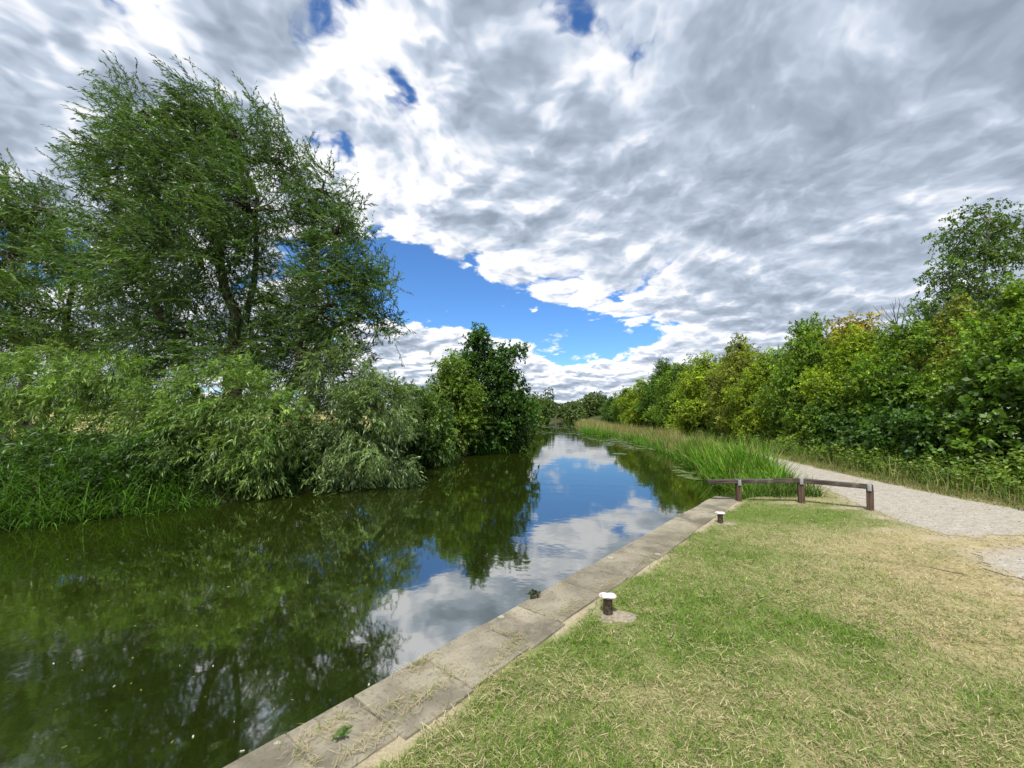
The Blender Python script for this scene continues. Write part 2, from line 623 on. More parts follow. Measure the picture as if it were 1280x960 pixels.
def left_bank(y):
    return np.interp(y, LB[:, 0], LB[:, 1])


def right_bank(y):
    return np.interp(y, RB[:, 0], RB[:, 1])


def quay_dist(x, y):
    return (x - Q0[0]) * QN[0] + (y - Q0[1]) * QN[1]


def quay_along(x, y):
    return (x - Q0[0]) * QD[0] + (y - Q0[1]) * QD[1]


def sstep(a, lo, hi):
    t = np.clip((a - lo) / (hi - lo), 0, 1)
    return t * t * (3 - 2 * t)


def height(x, y):
    x, y = np.asarray(x, float), np.asarray(y, float)
    lb = left_bank(y)
    z = np.full(x.shape, -0.003)
    # left shore
    e = (lb - x) * 0.75
    zl = WATER_Z - 0.1 + 0.75 * sstep(e, -0.4, 1.6) + 0.35 * sstep(e, 1.6, 9.0)
    # right shore beyond the quay
    er = x - right_bank(y)
    zr = WATER_Z - 0.15 + (0.147 - WATER_Z) * sstep(er, -0.5, 0.9)
    # behind the quay
    dq = quay_dist(x, y)
    zq = -0.003 + 0.012 * (1 - sstep(dq, QW + 0.05, QW + 0.5)) - 0.5 * (1 - sstep(dq, QW - 0.20, QW - 0.10))
    beyond = quay_along(x, y) > np.linalg.norm(QE - Q0) - 0.02
    z = np.where(beyond, zr, zq)
    mid = (lb + right_bank(y)) / 2
    z = np.where(x < mid, zl, z)
    inside = (x > lb) & (er < 0)
    depth = np.minimum((x - lb) * 0.75, np.where(beyond, -er, -dq))
    z = np.where(inside, np.minimum(z, WATER_Z - 0.1 - 0.9 * sstep(depth, 0.0, 1.2)), z)
    z = z + 0.9 * sstep(x, 12.5, 22) * sstep(y, 0, 10)
    z = z + 2.5 * sstep(np.hypot(x, y), 180, 700)
    return z


def path_left(y):
    return np.interp(y, [6.9, 7.6, 8.6, 9.7, 12.2, 16.4, 22, 30, 60, 110], [6.36, 6.5, 6.85, 7.2, 7.9, 8.95, 9.75, 10.2, 10.9, 17])


def path_right(y):
    return np.interp(y, [7.57, 10.7, 14.5, 17, 22, 30, 60, 110], [9.1, 9.3, 9.8, 10.25, 11.0, 11.5, 12.2, 18.5])


_ys = np.concatenate([np.arange(8.9, 30, 0.35), np.arange(30, 110, 2.0)])
MAIN_PATH = ([(6.36, 6.95), (6.38, 6.5), (6.6, 6.2), (7.2, 6.28), (7.9, 6.5), (9.2, 6.75), (11, 6.8), (14, 6.7), (20, 6.5), (20, 8.0), (14, 8.0), (11, 7.72), (9.9, 7.6), (9.3, 7.9), (9.2, 8.6)]
             + [(float(path_right(v)), float(v)) for v in _ys] + [(float(path_left(v)), float(v)) for v in _ys[::-1]]
             + [(6.75, 8.4), (6.55, 7.8)])
SIDE_PATH = [(5.85, 5.55), (6.6, 5.66), (7.4, 5.72), (9, 5.9), (12, 5.95), (20, 5.6), (20, 1.0), (9, 1.0), (7.0, 2.4), (6.0, 3.7), (5.5, 4.4), (5.52, 5.0)]


def inside_poly(x, y, poly):
    x, y = np.asarray(x), np.asarray(y)
    r = np.zeros(x.shape, bool)
    j = len(poly) - 1
    for i in range(len(poly)):
        (xi, yi), (xj, yj) = poly[i], poly[j]
        if yi != yj:
            r ^= ((yi > y) != (yj > y)) & (x < (xj - xi) * (y - yi) / (yj - yi) + xi)
        j = i
    return r


def ragged(poly, seed, amp=0.10, step=0.12, limit=26.0):
    rng = np.random.default_rng(seed)
    out = []
    for i, a in enumerate(poly):
        b = poly[(i + 1) % len(poly)]
        n = max(1, int(math.dist(a, b) / (step if max(a[1], b[1]) < limit else 2.0)))
        for k in range(n):
            f = k / n
            out.append((a[0] + (b[0] - a[0]) * f, a[1] + (b[1] - a[1]) * f))
    P = np.array(out)
    ofs = (vnoise(P[:, 0] * 3, P[:, 1] * 3, seed, 5) - 0.5) * 2 * amp
    ofs2 = (vnoise(P[:, 0] * 3 + 40, P[:, 1] * 3, seed + 1, 5) - 0.5) * 2 * amp
    return P + np.stack([ofs, ofs2], -1)


def dryness(x, y):
    """How scorched the turf is: 0 lush, 1 straw."""
    d = 0.31 + 0.34 * sstep(x - 0.25 * y, 0.8, 3.2) + 0.30 * sstep(x, 3.6, 5.6) * sstep(7.3 - y, 0, 1.5)
    d = d - 0.75 * np.exp(-(((x - 5.0) / 1.5) ** 2 + ((y - 7.7) / 1.1) ** 2))
    d = d - 0.12 * np.exp(-((quay_dist(x, y) - 0.8) / 0.5) ** 2) * sstep(y, 1.5, 3)
    d = d + 0.75 * (vnoise(x * 1.1, y * 1.1, 3, 4) - 0.5) + 0.45 * (vnoise(x * 5, y * 5, 4, 3) - 0.5)
    d = d - 0.25 * sstep(y, 8.8, 11)
    return np.clip(d, 0.02, 0.97)


def path_soft(x, y, seed=41):
    """1 on the gravel, fading to 0 across a worn edge."""
    x, y = np.asarray(x, float), np.asarray(y, float)
    near = (x > 4.5) & (x < 21) & (y > 0.5) & (y < 40)
    xs, ys = x[near], y[near]
    acc = np.zeros(xs.shape)
    n = 0
    for r in (0.0, 0.14, 0.30, 0.5):
        for a in np.arange(0, 6.28, 1.05 if r else 7):
            px, py = xs + r * np.cos(a + r), ys + r * np.sin(a + r)
            acc += inside_poly(px, py, MAIN_PATH) | inside_poly(px, py, SIDE_PATH)
            n += 1
    s = acc / n
    isl = 0.75 * np.exp(-(((xs - 8.4) / 1.9) ** 2 + ((ys - 6.05) / 0.35) ** 2))
    s = np.maximum(s, isl) + 0.7 * (vnoise(xs * 3, ys * 3, seed, 4) - 0.5) * ((s > 0.02) | (isl > 0.1))
    out = np.zeros(x.shape)
    out[near] = np.clip(s * 1.25, 0, 1)
    return out


BARE = [(6.05, 6.15, 0.34, 0.13), (5.75, 6.6, 0.25, 0.10), (6.0, 4.75, 0.6, 0.10), (6.35, 7.35, 0.35, 0.18), (5.5, 4.4, 0.5, 0.14), (5.2, 3.9, 0.5, 0.12), (5.5, 8.45, 0.28, 0.07), (6.2, 8.05, 0.35, 0.09)]


def bareness(x, y):
    b = np.zeros_like(x)
    for (cx, cy, rx, ry) in BARE:
        b = np.maximum(b, np.exp(-(((x - cx) / rx) ** 2 + ((y - cy) / ry) ** 2)))
    b = np.maximum(b, 0.95 * sstep(0.16 - (quay_dist(x, y) - QW), 0.0, 0.16) * sstep(9.3 - y, 0, .3) * sstep(vnoise(x * 1.6, y * 1.6, 61, 3), 0.42, 0.60))
    return np.clip(b + 0.5 * (vnoise(x * 4, y * 4, 9, 4) - 0.5) * (b > 0.05), 0, 1)


def build_ground():
    def axis(parts):
        out = []
        for a, b, s in parts:
            out.append(np.arange(a, b, s))
        return np.concatenate(out)
    gx = axis([(-3000, -300, 300), (-300, -60, 20), (-60, -16, 1.0), (-16, -3, 0.3), (-3, 10.5, 0.08), (10.5, 20, 0.35), (20, 60, 2.0), (60, 300, 20), (300, 3001, 300)])
    gy = axis([(-300, -60, 30), (-60, -6, 2.0), (-6, 1, 0.25), (1, 10.5, 0.08), (10.5, 26, 0.2), (26, 90, 0.7), (90, 300, 10), (300, 3001, 300)])
    X, Y = np.meshgrid(gx, gy)
    Z = height(X, Y)
    near = (np.hypot(X, Y) < 14)
    Z = Z - 0.016 * vnoise(X * 3, Y * 3, 1, 3) * near * sstep(6.3 - X, 0.0, 1.2) * sstep(7.5 - Y, 0, 1.0)
    V = np.stack([X, Y, Z], -1).reshape(-1, 3)
    ny, nx = X.shape
    i, j = np.meshgrid(np.arange(ny - 1), np.arange(nx - 1), indexing='ij')
    a = i * nx + j
    F = np.stack([a, a + 1, a + nx + 1, a + nx], -1).reshape(-1, 4)
    x, y = V[:, 0], V[:, 1]
    dry = dryness(x, y)[:, None]
    col = (1 - dry) * np.array([0.11, 0.15, 0.035]) + dry * np.array([0.37, 0.31, 0.18])
    bare = bareness(x, y)[:, None]
    col = col * (1 - bare) + bare * np.array([0.37, 0.315, 0.22])
    dust = path_soft(x, y)[:, None]
    col = col * (1 - dust) + dust * np.array([0.36, 0.31, 0.225])
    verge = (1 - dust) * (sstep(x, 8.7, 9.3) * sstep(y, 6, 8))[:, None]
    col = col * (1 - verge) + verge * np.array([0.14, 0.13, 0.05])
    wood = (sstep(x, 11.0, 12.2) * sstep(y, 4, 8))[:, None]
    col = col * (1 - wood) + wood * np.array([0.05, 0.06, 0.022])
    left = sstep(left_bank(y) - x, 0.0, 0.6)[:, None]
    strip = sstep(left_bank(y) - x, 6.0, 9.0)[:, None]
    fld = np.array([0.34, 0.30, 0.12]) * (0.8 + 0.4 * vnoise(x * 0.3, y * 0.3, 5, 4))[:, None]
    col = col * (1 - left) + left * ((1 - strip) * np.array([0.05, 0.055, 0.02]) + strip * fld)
    wet = sstep(WATER_Z + 0.12 - V[:, 2], 0, 0.1)[:, None]
    col = col * (1 - wet) + wet * np.array([0.03, 0.028, 0.015])
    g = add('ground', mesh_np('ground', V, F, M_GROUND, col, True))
    return tag(g, 'dry mown grass and soil running along both banks to the horizon', 'ground', kind='structure')


def sheet(name, poly, material, z, label, cat):
    gx = np.concatenate([np.arange(5.0, 11.0, 0.07), np.arange(11.0, 22.0, 0.3)])
    gy = np.concatenate([np.arange(0.9, 11.5, 0.07), np.arange(11.5, 30, 0.2), np.arange(30, 112, 1.0)])
    X, Y = np.meshgrid(gx, gy)
    ny, nx = X.shape
    i, j = np.meshgrid(np.arange(ny - 1), np.arange(nx - 1), indexing='ij')
    a = (i * nx + j).ravel()
    cx, cy = X.ravel()[a] + 0.035, Y.ravel()[a] + 0.035
    a = a[inside_poly(cx, cy, [tuple(p) for p in poly])]
    F = np.stack([a, a + 1, a + nx + 1, a + nx], -1)
    used, inv = np.unique(F, return_inverse=True)
    xs, ys = X.ravel()[used], Y.ravel()[used]
    soft = path_soft(xs, ys)
    soft = np.where(ys > 28, 0.9, soft)
    V = np.stack([xs, ys, np.full(len(xs), z)], -1)
    o = add(name, mesh_np(name, V, inv.reshape(F.shape), material, np.repeat(soft[:, None], 3, 1)))
    return tag(o, label, cat, kind='structure')


build_ground()
path_poly, side_poly = ragged(MAIN_PATH, 21, 0.16, 0.05), ragged(SIDE_PATH, 22, 0.2, 0.05)
sheet('gravel_path', path_poly, M_GRAVEL, 0.002, 'pale gravel towpath running beside the wood and past the wooden barrier', 'path')
sheet('gravel_side_path', side_poly, M_GRAVEL, 0.002, 'patch of loose grey gravel at the junction by the scorched lawn', 'path')


def build_water():
    ys = np.concatenate([np.arange(-40, 60, 1.0), np.arange(60, 201, 4.0)])
    V, F = [], []
    for y in ys:
        V += [(float(left_bank(y)) - 2.5, y, WATER_Z), (float(right_bank(y)) + (2.0 if y > 11 else 0.5), y, WATER_Z)]
    for i in range(len(ys) - 1):
        F.append((2 * i, 2 * i + 1, 2 * i + 3, 2 * i + 2))
    V = np.array(V)
    # keep the sheet on the water side of the quay wall
    d = quay_dist(V[:, 0], V[:, 1])
    near = (V[:, 1] < 9.5) & (d > 0.2)
    V[near, 0] -= (d[near] - 0.2) / QN[0]
    o = add('canal_water', mesh_np('canal_water', V, np.array(F), M_WATER))
    tag(o, 'still olive green canal water mirroring the clouds', 'water', kind='structure')


build_water()

# ------------------------------------------------------------------ the quay
import bmesh


def bm_mesh(name, bm, material, smooth=False):
    me = bpy.data.meshes.new(name)
    bmesh.ops.recalc_face_normals(bm, faces=bm.faces)
    bm.to_mesh(me)
    bm.free()
    me.materials.append(material)
    if smooth:
        for p in me.polygons:
            p.use_smooth = True
    return me


def block(cx, cy, cz, sx, sy, sz, bevel=0.01, seg=2, rough=0.0, cuts=0, seed=0):
    bm = bmesh.new()
    bmesh.ops.create_cube(bm, size=1.0)
    bmesh.ops.scale(bm, vec=(sx, sy, sz), verts=bm.verts)
    if bevel:
        bmesh.ops.bevel(bm, geom=list(bm.edges), offset=bevel, segments=seg, affect='EDGES', profile=0.6)
    if cuts:
        bmesh.ops.subdivide_edges(bm, edges=[e for e in bm.edges if e.calc_length() > 0.08], cuts=cuts, use_grid_fill=True)
    if rough:
        r = random.Random(seed)
        for v in bm.verts:
            v.co += Vector((r.uniform(-1, 1), r.uniform(-1, 1), r.uniform(-1, 1))) * rough
    bmesh.ops.translate(bm, vec=(cx, cy, cz), verts=bm.verts)
    return bm


def build_quay():
    ang = math.atan2(QD[1], QD[0])
    t = thing('canal_quay', 'straight canal quay of worn grey coping slabs between water and mown lawn', 'quay', (Q0[0], Q0[1], 0), ang)
    # local x runs along the quay, local -y is towards the lawn
    L = float(np.linalg.norm(QE - Q0))
    cuts = [-3.4, -2.6, -1.9, -1.1, -0.45, 0.44, 0.84, 1.38, 1.99, 2.47, 3.2, 3.75, 4.5, 5.1, 5.9, 6.55, 7.4, 8.1, 8.7, L]
    r = random.Random(5)
    for i in range(len(cuts) - 1):
        a, b = cuts[i], cuts[i + 1]
        w = QW + r.uniform(-0.03, 0.02)
        gap = r.uniform(0.004, 0.010)
        off = r.uniform(-0.006, 0.006)
        bm = block(0, 0, 0, b - a - gap, w, 0.17, 0.014, 2, 0.0022, 3, i)
        bmesh.ops.rotate(bm, cent=(0, 0, 0), matrix=__import__('mathutils').Matrix.Rotation(R(r.uniform(-0.5, 0.5)), 3, 'X'), verts=bm.verts)
        me = bm_mesh('coping_stone', bm, M_STONE)
        add('coping_stone', me, t, ((a + b) / 2, -w / 2 + off, -0.068 + r.uniform(-0.003, 0.003)))
    bm = block((L - 3.4) / 2 - 0.0, -0.25, -0.66, L + 3.4 - 0.06, 0.40, 1.02, 0.01, 1, 0.003, 4, 3)
    add('quay_wall', bm_mesh('quay_wall', bm, M_WALL), t)


build_quay()


# ------------------------------------------------------------------ mooring bollards
def lathe(profile, sides=24):
    bm = bmesh.new()
    rings = []
    for (r, z) in profile:
        rings.append([bm.verts.new((r * math.cos(2 * math.pi * k / sides), r * math.sin(2 * math.pi * k / sides), z)) for k in range(sides)])
    for a, b in zip(rings, rings[1:]):
        for k in range(sides):
            bm.faces.new((a[k], a[(k + 1) % sides], b[(k + 1) % sides], b[k]))
    bm.faces.new(rings[-1])
    bm.faces.new(list(reversed(rings[0])))
    return bm


def build_bollard():
    t = thing('mooring_bollard', 'black iron mooring bollard with chipped white cap, nearest on the lawn', 'bollard')
    bm = lathe([(0.046, -0.06), (0.046, 0.0), (0.042, 0.012), (0.040, 0.10), (0.043, 0.132), (0.052, 0.142)])
    add('shaft', bm_mesh('shaft', bm, M_IRON, True), t)
    # the cap: two rounded lobes side by side
    bm = bmesh.new()
    bmesh.ops.create_uvsphere(bm, u_segments=32, v_segments=18, radius=1.0)
    for v in bm.verts:
        x, y, z = v.co
        lobe = 1.0 + 0.20 * abs(x) - 0.18 * math.exp(-(x / 0.35) ** 2)
        v.co = Vector((x * 0.080, y * 0.050 * lobe, z * (0.027 if z > 0 else 0.020) * lobe + 0.152))
    add('cap', bm_mesh('cap', bm, M_WHITE, True), t)
    # the rough concrete footing
    bm = bmesh.new()
    r = random.Random(4)
    n = 26
    rad = [0.13 + 0.035 * math.sin(2 * k * 2 * math.pi / n + 1) + r.uniform(-0.016, 0.016) for k in range(n)]
    ring = lambda s, z: [bm.verts.new((rad[k] * s * math.cos(2 * math.pi * k / n) * 1.15 + 0.07, rad[k] * s * math.sin(2 * math.pi * k / n) - 0.04, z + r.uniform(-.002, .002))) for k in range(n)]
    A, B, D = ring(1.04, -0.08), ring(1.0, -0.003), ring(0.9, 0.004)
    for a, b in ((A, B), (B, D)):
        for k in range(n):
            bm.faces.new((a[k], a[(k + 1) % n], b[(k + 1) % n], b[k]))
    bm.faces.new(D)
    add('footing', bm_mesh('footing', bm, M_CONCRETE), t)
    return t


BOLLARDS = [at(760, 767), at(900.5, 653.5)]
b0 = build_bollard()
b1 = copy_tree(b0)
for b, p, rz in ((b0, BOLLARDS[0], -8), (b1, BOLLARDS[1], -14)):
    b.location = (p.x, p.y, 0.0)
    b.rotation_euler = (0, 0, R(rz))
    tag(b, group='mooring bollards along the quay')
b1['label'] = 'black iron mooring bollard with clean white cap near the wooden barrier'


# ------------------------------------------------------------------ the low wooden barrier
def build_barrier():
    p = [at(923.5, 627), at(1002, 628.5), at(1088, 637.5)]
    t = thing('wooden_barrier', 'low bent wooden barrier rail on three posts at the end of the lawn', 'barrier', (p[1].x, p[1].y, 0))
    o = p[1]
    loc = [q - o for q in p]
    dirs = [(loc[1] - loc[0]).normalized(), (loc[2] - loc[1]).normalized()]
    yaw = [math.atan2(d.y, d.x) for d in dirs]
    pr = [yaw[0], (yaw[0] + yaw[1]) / 2, yaw[1]]
    top = [0.352, 0.392, 0.375]
    for k in range(3):
        bm = block(0, 0, (top[k] - 0.3) / 2, 0.104 if k else 0.09, 0.104, top[k] + 0.3, 0.008, 2, 0.0015, 2, k)
        ob = add('post', bm_mesh('post', bm, M_POST), t, loc[k])
        ob.rotation_euler = (0, R((0.5, -0.6, 1.2)[k]), pr[k])
        # strap of galvanised steel over the rail
        bm = bmesh.new()
        for (cx, cy, cz, sx, sy, sz) in ((0, 0, 0.0875, 0.06, 0.137, 0.005), (0, -0.069, 0.031, 0.06, 0.005, 0.108), (0, 0.069, 0.031, 0.06, 0.005, 0.108)):
            b2 = block(cx, cy, cz, sx, sy, sz, 0.001, 1)
            me = bpy.data.meshes.new('strap')
            b2.to_mesh(me)
            b2.free()
            bm.from_mesh(me)
            bpy.data.meshes.remove(me)
        ob = add('strap', bm_mesh('strap', bm, M_GALV), t, loc[k] + Vector((0.0, 0, top[k] - 0.003)))
        if k == 2:
            ob.location -= dirs[1] * 0.0
        ob.rotation_euler = (0, 0, pr[k])
    ends = [(loc[0] - dirs[0] * 0.60, loc[1], top[0] - 0.012, top[1], 0.072), (loc[1], loc[2] + dirs[1] * 0.058, top[1], top[2], 0.094)]
    for k, (a, b, za, zb, th) in enumerate(ends):
        L = (b - a).length - 0.004
        bm = block(0, 0, 0, L, 0.125, 0.080, 0.010, 2, 0.0025, 4, 10 + k)
        ob = add('rail', bm_mesh('rail', bm, M_RAIL), t, (a + b) / 2 + Vector((0, 0, (za + zb) / 2 + 0.043)))
        ob.rotation_euler = (0, -math.atan2(zb - za, L), yaw[k])
    return t


build_barrier()

# a fallen stick on the scorched turf
_a, _b = at(1140, 706, 0.02), at(1206, 717.5, 0.02)
pts = [_a.lerp(_b, f) + Vector((0, 0.012 * math.sin(7 * f), 0.004 * math.sin(5 * f))) for f in np.linspace(0, 1, 9)]
V, F = tube_np(pts, np.linspace(0.002, 0.006, 9), 6)
tag(add('fallen_stick', mesh_np('fallen_stick', V, F, M_BARK)), 'thin dark stick lying on the scorched lawn near the gravel', 'stick')

# ------------------------------------------------------------------ trees and bushes
def lobe_points(rng, lobes, n_clumps, shell=0.45):
    """Clump centres spread through the crown's lobes, with their outward directions."""
    L = np.array([l[:6] for l in lobes], float)
    vol = (L[:, 3] * L[:, 4] * L[:, 5]) ** (2 / 3)
    idx = rng.choice(len(L), n_clumps, p=vol / vol.sum())
    d = unit(rng.normal(size=(n_clumps, 3)))
    r = shell + (1.02 - shell) * rng.random(n_clumps) ** 0.55
    off = d * r[:, None] * L[idx, 3:6]
    out = unit(d / L[idx, 3:6])
    return idx, L[idx, :3] + off, out


LEAF_TINT = np.array([1.25, 1.36, 1.0])


def crown_mesh(rng, name, material, lobes, n_clumps, per, K, ll, lw, twig, clump_r, col, hue, droop=0.25, spread=0.8, wind=(0, 0, 0.15), shell=0.45,
               var=0.25, upbias=0.5, zmin=None, wisps=0, wisp_dir=(-0.6, 0, 0.75)):
    idx, P, O = lobe_points(rng, lobes, n_clumps, shell)
    n = n_clumps * per
    tone = np.repeat(1 + 0.24 * rng.normal(size=n_clumps), per).clip(0.55, 1.7)
    p = np.repeat(P, per, 0) + rng.normal(size=(n, 3)) * clump_r
    d = unit(np.repeat(O, per, 0) * 0.8 + rng.normal(size=(n, 3)) * 0.55 + np.array(wind))
    l = twig * (0.6 + 0.8 * rng.random(n))
    p = p - d * (l * 0.5)[:, None]
    V, F, c = leaf_quads(rng, p, d, l, K, ll, lw, droop, spread, col, var, hue, upbias)
    c = c * np.repeat(tone, K * 4)[:, None]
    c = c * LEAF_TINT
    if wisps:                    # long shoots that stream out of the crown's outline
        j, Pw, Ow = lobe_points(rng, lobes, wisps, 0.85)
        up = Pw[:, 2] > np.quantile(P[:, 2], 0.25)
        Pw, Ow = Pw[up], Ow[up]
        m = 3
        pw = np.repeat(Pw, m, 0) + rng.normal(size=(len(Pw) * m, 3)) * 0.10
        dw = unit(np.repeat(Ow * 0.55 + np.array(wisp_dir) + rng.normal(size=Pw.shape) * 0.18, m, 0) + rng.normal(size=pw.shape) * 0.12)
        lw_ = 0.65 + 0.65 * rng.random(len(pw))
        V2, F2, c2 = leaf_quads(rng, pw, dw, lw_, 34, ll, lw, 0.08, 0.38, col, var, hue, upbias)
        V, F, c = np.concatenate([V, V2]), np.concatenate([F, F2 + len(V)]), np.concatenate([c, c2 * LEAF_TINT])
    if zmin is not None:
        V[:, 2] = np.maximum(V[:, 2], zmin + 0.02 * rng.random(len(V)))
    return mesh_np(name, V, F, material, c), P, idx


def wood_mesh(rng, name, material, trunks, lobes, P, idx, r0, n_branch=60, twig_r=0.012):
    """Tapered trunk(s), a limb into every lobe and branches out to the leaf clumps."""
    H = Heap()
    for (pts, ra, rb) in trunks:
        pts = np.asarray(pts, float)
        f = np.linspace(0, 1, 12)
        t = np.linspace(0, 1, len(pts))
        q = np.stack([np.interp(f, t, pts[:, k]) for k in range(3)], -1)
        q[1:-1] += rng.normal(size=(10, 3)) * ra * 0.25
        rr = ra + (rb - ra) * f ** 0.8
        rr[0] *= 1.35
        H.put(*tube_np(q, rr, 9))
    allq = np.concatenate([np.stack([np.interp(np.linspace(0.12, 1, 14), np.linspace(0, 1, len(t[0])), np.asarray(t[0], float)[:, k]) for k in range(3)], -1) for t in trunks])
    limb_end = {}
    for i, l in enumerate(lobes):
        c = np.array(l[:3])
        cand = allq[allq[:, 2] < c[2] + 0.2]
        if len(cand) == 0:
            cand = allq[:2]
        a = cand[np.argmin(np.linalg.norm(cand - c, axis=1) + 0.5 * np.abs(cand[:, 2] - (c[2] - 0.6 * np.linalg.norm(cand[:, :2] - c[:2], axis=1))))]
        f = np.linspace(0, 1, 7)[:, None]
        q = a + (c - a) * f + np.array([0, 0, 0.12]) * np.sin(f * np.pi) * np.linalg.norm(c - a)
        q[1:-1] += rng.normal(size=(5, 3)) * 0.04 * np.linalg.norm(c - a)
        H.put(*tube_np(q, np.linspace(r0 * 0.5, r0 * 0.16, 7), 6))
        limb_end[i] = q
    for k in rng.choice(len(P), min(n_branch, len(P)), replace=False):
        q0 = limb_end[idx[k]]
        a = q0[rng.integers(2, 7)]
        b = P[k]
        f = np.linspace(0, 1, 5)[:, None]
        q = a + (b - a) * f
        q[1:-1] += rng.normal(size=(3, 3)) * 0.05 * np.linalg.norm(b - a)
        H.put(*tube_np(q, np.linspace(r0 * 0.15, twig_r * 0.4, 5), 4))
    return H.mesh(name, material, True)


def tree_meshes(kind, seed, lobes, trunks, r0, n_clumps, per, K, ll, lw, twig, clump_r, col, hue, leafmat=None, bark=None, n_branch=60, **kw):
    rng = np.random.default_rng(seed)
    cm, P, idx = crown_mesh(rng, 'crown', leafmat or M_LEAF, lobes, n_clumps, per, K, ll, lw, twig, clump_r, col, hue, **kw)
    tm = wood_mesh(rng, 'trunk', bark or M_BARK, trunks, lobes, P, idx, r0, n_branch)
    return tm, cm


def plant_tree(name, label, cat, loc, meshes, rotz=0.0, scale=1.0, group=None, trunk_name='trunk', crown_name='crown'):
    t = thing(name, label, cat, loc, rotz, group)
    t.scale = (scale, scale, scale) if not isinstance(scale, tuple) else scale
    add(trunk_name, meshes[0], t)
    add(crown_name, meshes[1], t)
    return t


def px_lobes(base, Y, items):
    """Lobes from what the photograph shows of a crown standing Y metres away: (px, py, rx, ry[, depth offset, depth radius])."""
    out = []
    k = FPX / Y
    for it in items:
        px, py, rx, ry = it[:4]
        dy = it[4] if len(it) > 4 else 0.0
        c = atY(px, py, Y)
        rz = it[5] if len(it) > 5 else (rx / k + ry / k) * 0.5
        out.append((c.x - base[0], c.y + dy - base[1], c.z - base[2], rx / k, rz, ry / k))
    return out


def loc_px(base, px, py, Y):
    c = atY(px, py, Y)
    return (c.x - base[0], c.y - base[1], c.z - base[2])


# --- the big multi-stemmed willow on the far bank
YW = 13.2
bw = atY(292, 590, YW)
bw = (bw.x, bw.y, float(height(bw.x, bw.y)))
W1 = px_lobes(bw, YW, [
    (172, 142, 40, 36, 0), (200, 178, 62, 46, .3), (262, 148, 44, 40, 0), (298, 172, 52, 44, -.3), (345, 195, 36, 40, .3), (240, 225, 92, 60, -.4), (158, 212, 48, 38, .2),
    (150, 270, 80, 52, .5), (318, 268, 66, 56, -.6), (402, 235, 30, 34, .2), (425, 290, 44, 46, 0), (458, 345, 34, 44, .3), (420, 385, 60, 46, -.3), (255, 330, 95, 62, -.6), (160, 345, 70, 50, .4),
    (340, 380, 70, 56, .6), (215, 415, 92, 46, 0), (310, 440, 80, 44, -.3), (108, 196, 22, 12, 0), (385, 440, 66, 46, .2), (470, 395, 28, 32, 0),
    (425, 345, 45, 40, -.5), (395, 290, 40, 40, .4)])
TW = [([(0, 0, -0.3), loc_px(bw, 290, 480, YW), loc_px(bw, 289, 380, YW), loc_px(bw, 268, 290, YW), loc_px(bw, 240, 190, YW), loc_px(bw, 215, 130, YW)], 0.26, 0.03),
      ([(0.5, 0.4, -0.3), loc_px(bw, 372, 470, YW), loc_px(bw, 376, 400, YW), loc_px(bw, 392, 320, YW), loc_px(bw, 398, 240, YW)], 0.20, 0.03),
      ([(-0.3, 0.2, -0.3), loc_px(bw, 235, 470, YW), loc_px(bw, 190, 380, YW), loc_px(bw, 155, 290, YW), loc_px(bw, 130, 220, YW)], 0.18, 0.03),
      ([(0, 0, 0.4), loc_px(bw, 300, 440, YW), loc_px(bw, 318, 330, YW), loc_px(bw, 318, 240, YW), loc_px(bw, 290, 160, YW)], 0.16, 0.025)]
WIL = dict(ll=0.118, lw=0.025, twig=0.75, clump_r=0.20, droop=0.12, spread=0.42, wind=(-0.62, 0.0, 0.45), var=0.28, upbias=0.35, leafmat=M_SILVER, shell=0.30)
mw = tree_meshes('willow', 11, W1, TW, 0.26, 1220, 9, 25, col=(0.040, 0.082, 0.015), hue=(0.105, 0.155, 0.045), n_branch=300, wisps=230, wisp_dir=(-0.75, 0, 0.55), **WIL)
plant_tree('willow_tree', 'tall dark green willow with windswept top and several stems on far bank', 'willow tree', bw, mw)

# --- the willow beside it at the left
YL = 14.5
bl = atY(30, 560, YL)
bl = (bl.x, bl.y, float(height(bl.x, bl.y)))
W2 = px_lobes(bl, YL, [(48, 262, 54, 42, 0), (8, 235, 34, 28, 0), (15, 320, 80, 52, 0), (95, 325, 58, 50, .3), (70, 395, 82, 52, -.3), (-60, 290, 80, 70, .3), (-60, 390, 90, 66, -.3), (130, 420, 60, 34, .2), (-150, 360, 70, 80, 0), (20, 425, 80, 32, 0)])
TL = [([(0, 0, -0.3), loc_px(bl, 28, 460, YL), loc_px(bl, 20, 370, YL), loc_px(bl, 10, 280, YL)], 0.22, 0.04),
      ([(0.3, 0, -0.3), loc_px(bl, 80, 450, YL), loc_px(bl, 90, 350, YL), loc_px(bl, 70, 270, YL)], 0.17, 0.03),
      ([(-0.3, 0, -0.3), loc_px(bl, -50, 440, YL), loc_px(bl, -80, 330, YL)], 0.17, 0.03)]
ml = tree_meshes('willow', 12, W2, TL, 0.22, 720, 9, 24, col=(0.048, 0.095, 0.017), hue=(0.12, 0.17, 0.05), n_branch=180, wisps=90, **WIL)
plant_tree('willow_tree', 'lower spreading willow left of the tall windswept one', 'willow tree', bl, ml)

